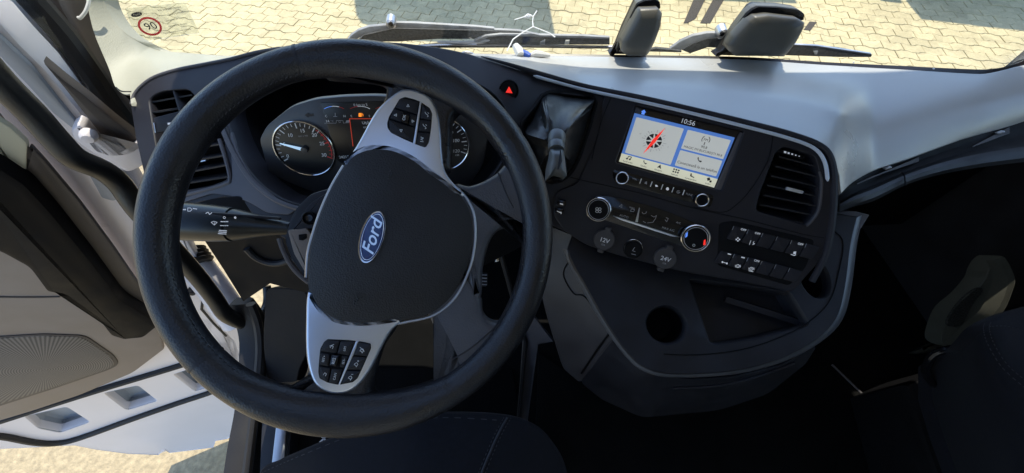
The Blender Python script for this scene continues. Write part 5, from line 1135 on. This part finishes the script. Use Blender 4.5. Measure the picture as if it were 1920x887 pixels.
# ------------------------------------------------------------------ outside: dark patches, canopy, parked trucks
for px, lb in ((k1([(790, -10), (885, -10), (805, 152), (740, 185), (706, 187)]), 'ragged dark patch on the pavers, left of the close pair'), (k1([(950, -10), (1040, -10), (925, 190), (842, 187)]), 'straight edged dark patch on the pavers, right of the close pair'), (k1([(1737, 175), (1798, 180), (1745, 247), (1688, 242)]), 'short dark patch alone on the pavers beside the wider sensor cover')):
    o = obj('dark_patch', plate(GR, px, .002, .008, .002), M['tape']); tag(o, lb, 'strip', 'dark patches on the paving')  # thin dark plates drawn for dark marks of unknown cause
HC = 3.5; off = Vector((sin(SUN_AZ), cos(SUN_AZ), 0))*(HC/tan(SUN_EL))
gp_ = [GR.P(p) for p in ((1044, 84), (745, 70), (712, 48), (682, 40), (671, 24), (667, -6))]
far = [Vector((-1.75, 13, GZ)), Vector((1.2, 13, GZ))]
ring = [p+off for p in gp_]+[p+off for p in far]
can = thing('shade_caster', 'unseen flat grey canopy on posts standing ahead, its shade falling on the pavement', 'shade_caster', Vector((.5, 9, GZ)))  # unseen roof added to cast the shade, cut to its outline
obj('caster_roof', ([Vector((p.x, p.y, GZ+HC)) for p in ring]+[Vector((p.x, p.y, GZ+HC+.15)) for p in ring], [tuple(reversed(range(8))), tuple(range(8, 16))]+[(i, (i+1) % 8, 8+(i+1) % 8, 8+i) for i in range(8)]), M['paintg'], can, smooth=False)
for p in far: obj('post', tube([Vector((p.x+off.x, p.y+off.y-.3, GZ)), Vector((p.x+off.x, p.y+off.y-.3, GZ+HC))], .1, 12), M['paintg'], can)
def parked(label, x, y, rz):
    t = thing('parked_truck', label, 'truck', Vector((x, y, GZ)), 'lorries parked beyond the pavement')
    R = Matrix.Rotation(rz, 3, 'Z')
    def put(name, d, m): V_ = [Vector((x, y, GZ))+R@Vector(v) for v in d[0]]; return obj(name, (V_, d[1]), m, t)
    put('cab_body', box((0, 1.2, 2.1), (2.4, 2.3, 2.6)), M['paintg']); put('bumper', box((0, .12, .55), (2.45, .3, .42)), M['shadowgrey'])
    put('grille', box((0, .03, 1.15), (1.8, .06, .6)), M['dark']); put('windscreen', box((0, .04, 2.5), (2.1, .03, .8)), M['gloss'])
    for s in (-1, 1):
        f = Fr((0, 0, 0), (0, s, 0), (0, 0, 1)); f.o = Vector((s*1.05, 1.25, .52))
        put('wheel', lathe(f, 0, 0, [(.36, -.25), (.50, -.2), (.52, -.1), (.52, .05), (.49, .1), (.34, .1), (.3, .04), (.1, .06), (.01, .06)], 28), M['tyre'])
        put('rim', lathe(f, 0, 0, [(.33, .05), (.31, .115), (.25, .07), (.12, .1), (.01, .1)], 24), M['alu'])
        rows = []
        for k in range(11):
            a = radians(15+15*k); rows.append([(s*.85, 1.25+.6*cos(a), .52+.6*sin(a)), (s*1.22, 1.25+.6*cos(a), .52+.6*sin(a))])
        put('mudguard', loft(rows), M['shadowgrey'])
        put('headlight', box((s*.95, -.04, .75), (.4, .05, .2)), M['alu'])
    put('box_body', box((0, 5.4, 2.3), (2.5, 5.6, 2.8)), M['paint'])
    for s in (-1, 1): put('mirror_arm', box((s*1.45, .3, 2.4), (.3, .2, .7)), M['dark'])
    return t
parked('grey lorry parked nearest the right edge, its bumper and mudguard just in view', 7.75, 6.3, radians(-18))
parked('second grey lorry parked farther left with only its shadow reaching the view', 3.85, 7.4, radians(-8))
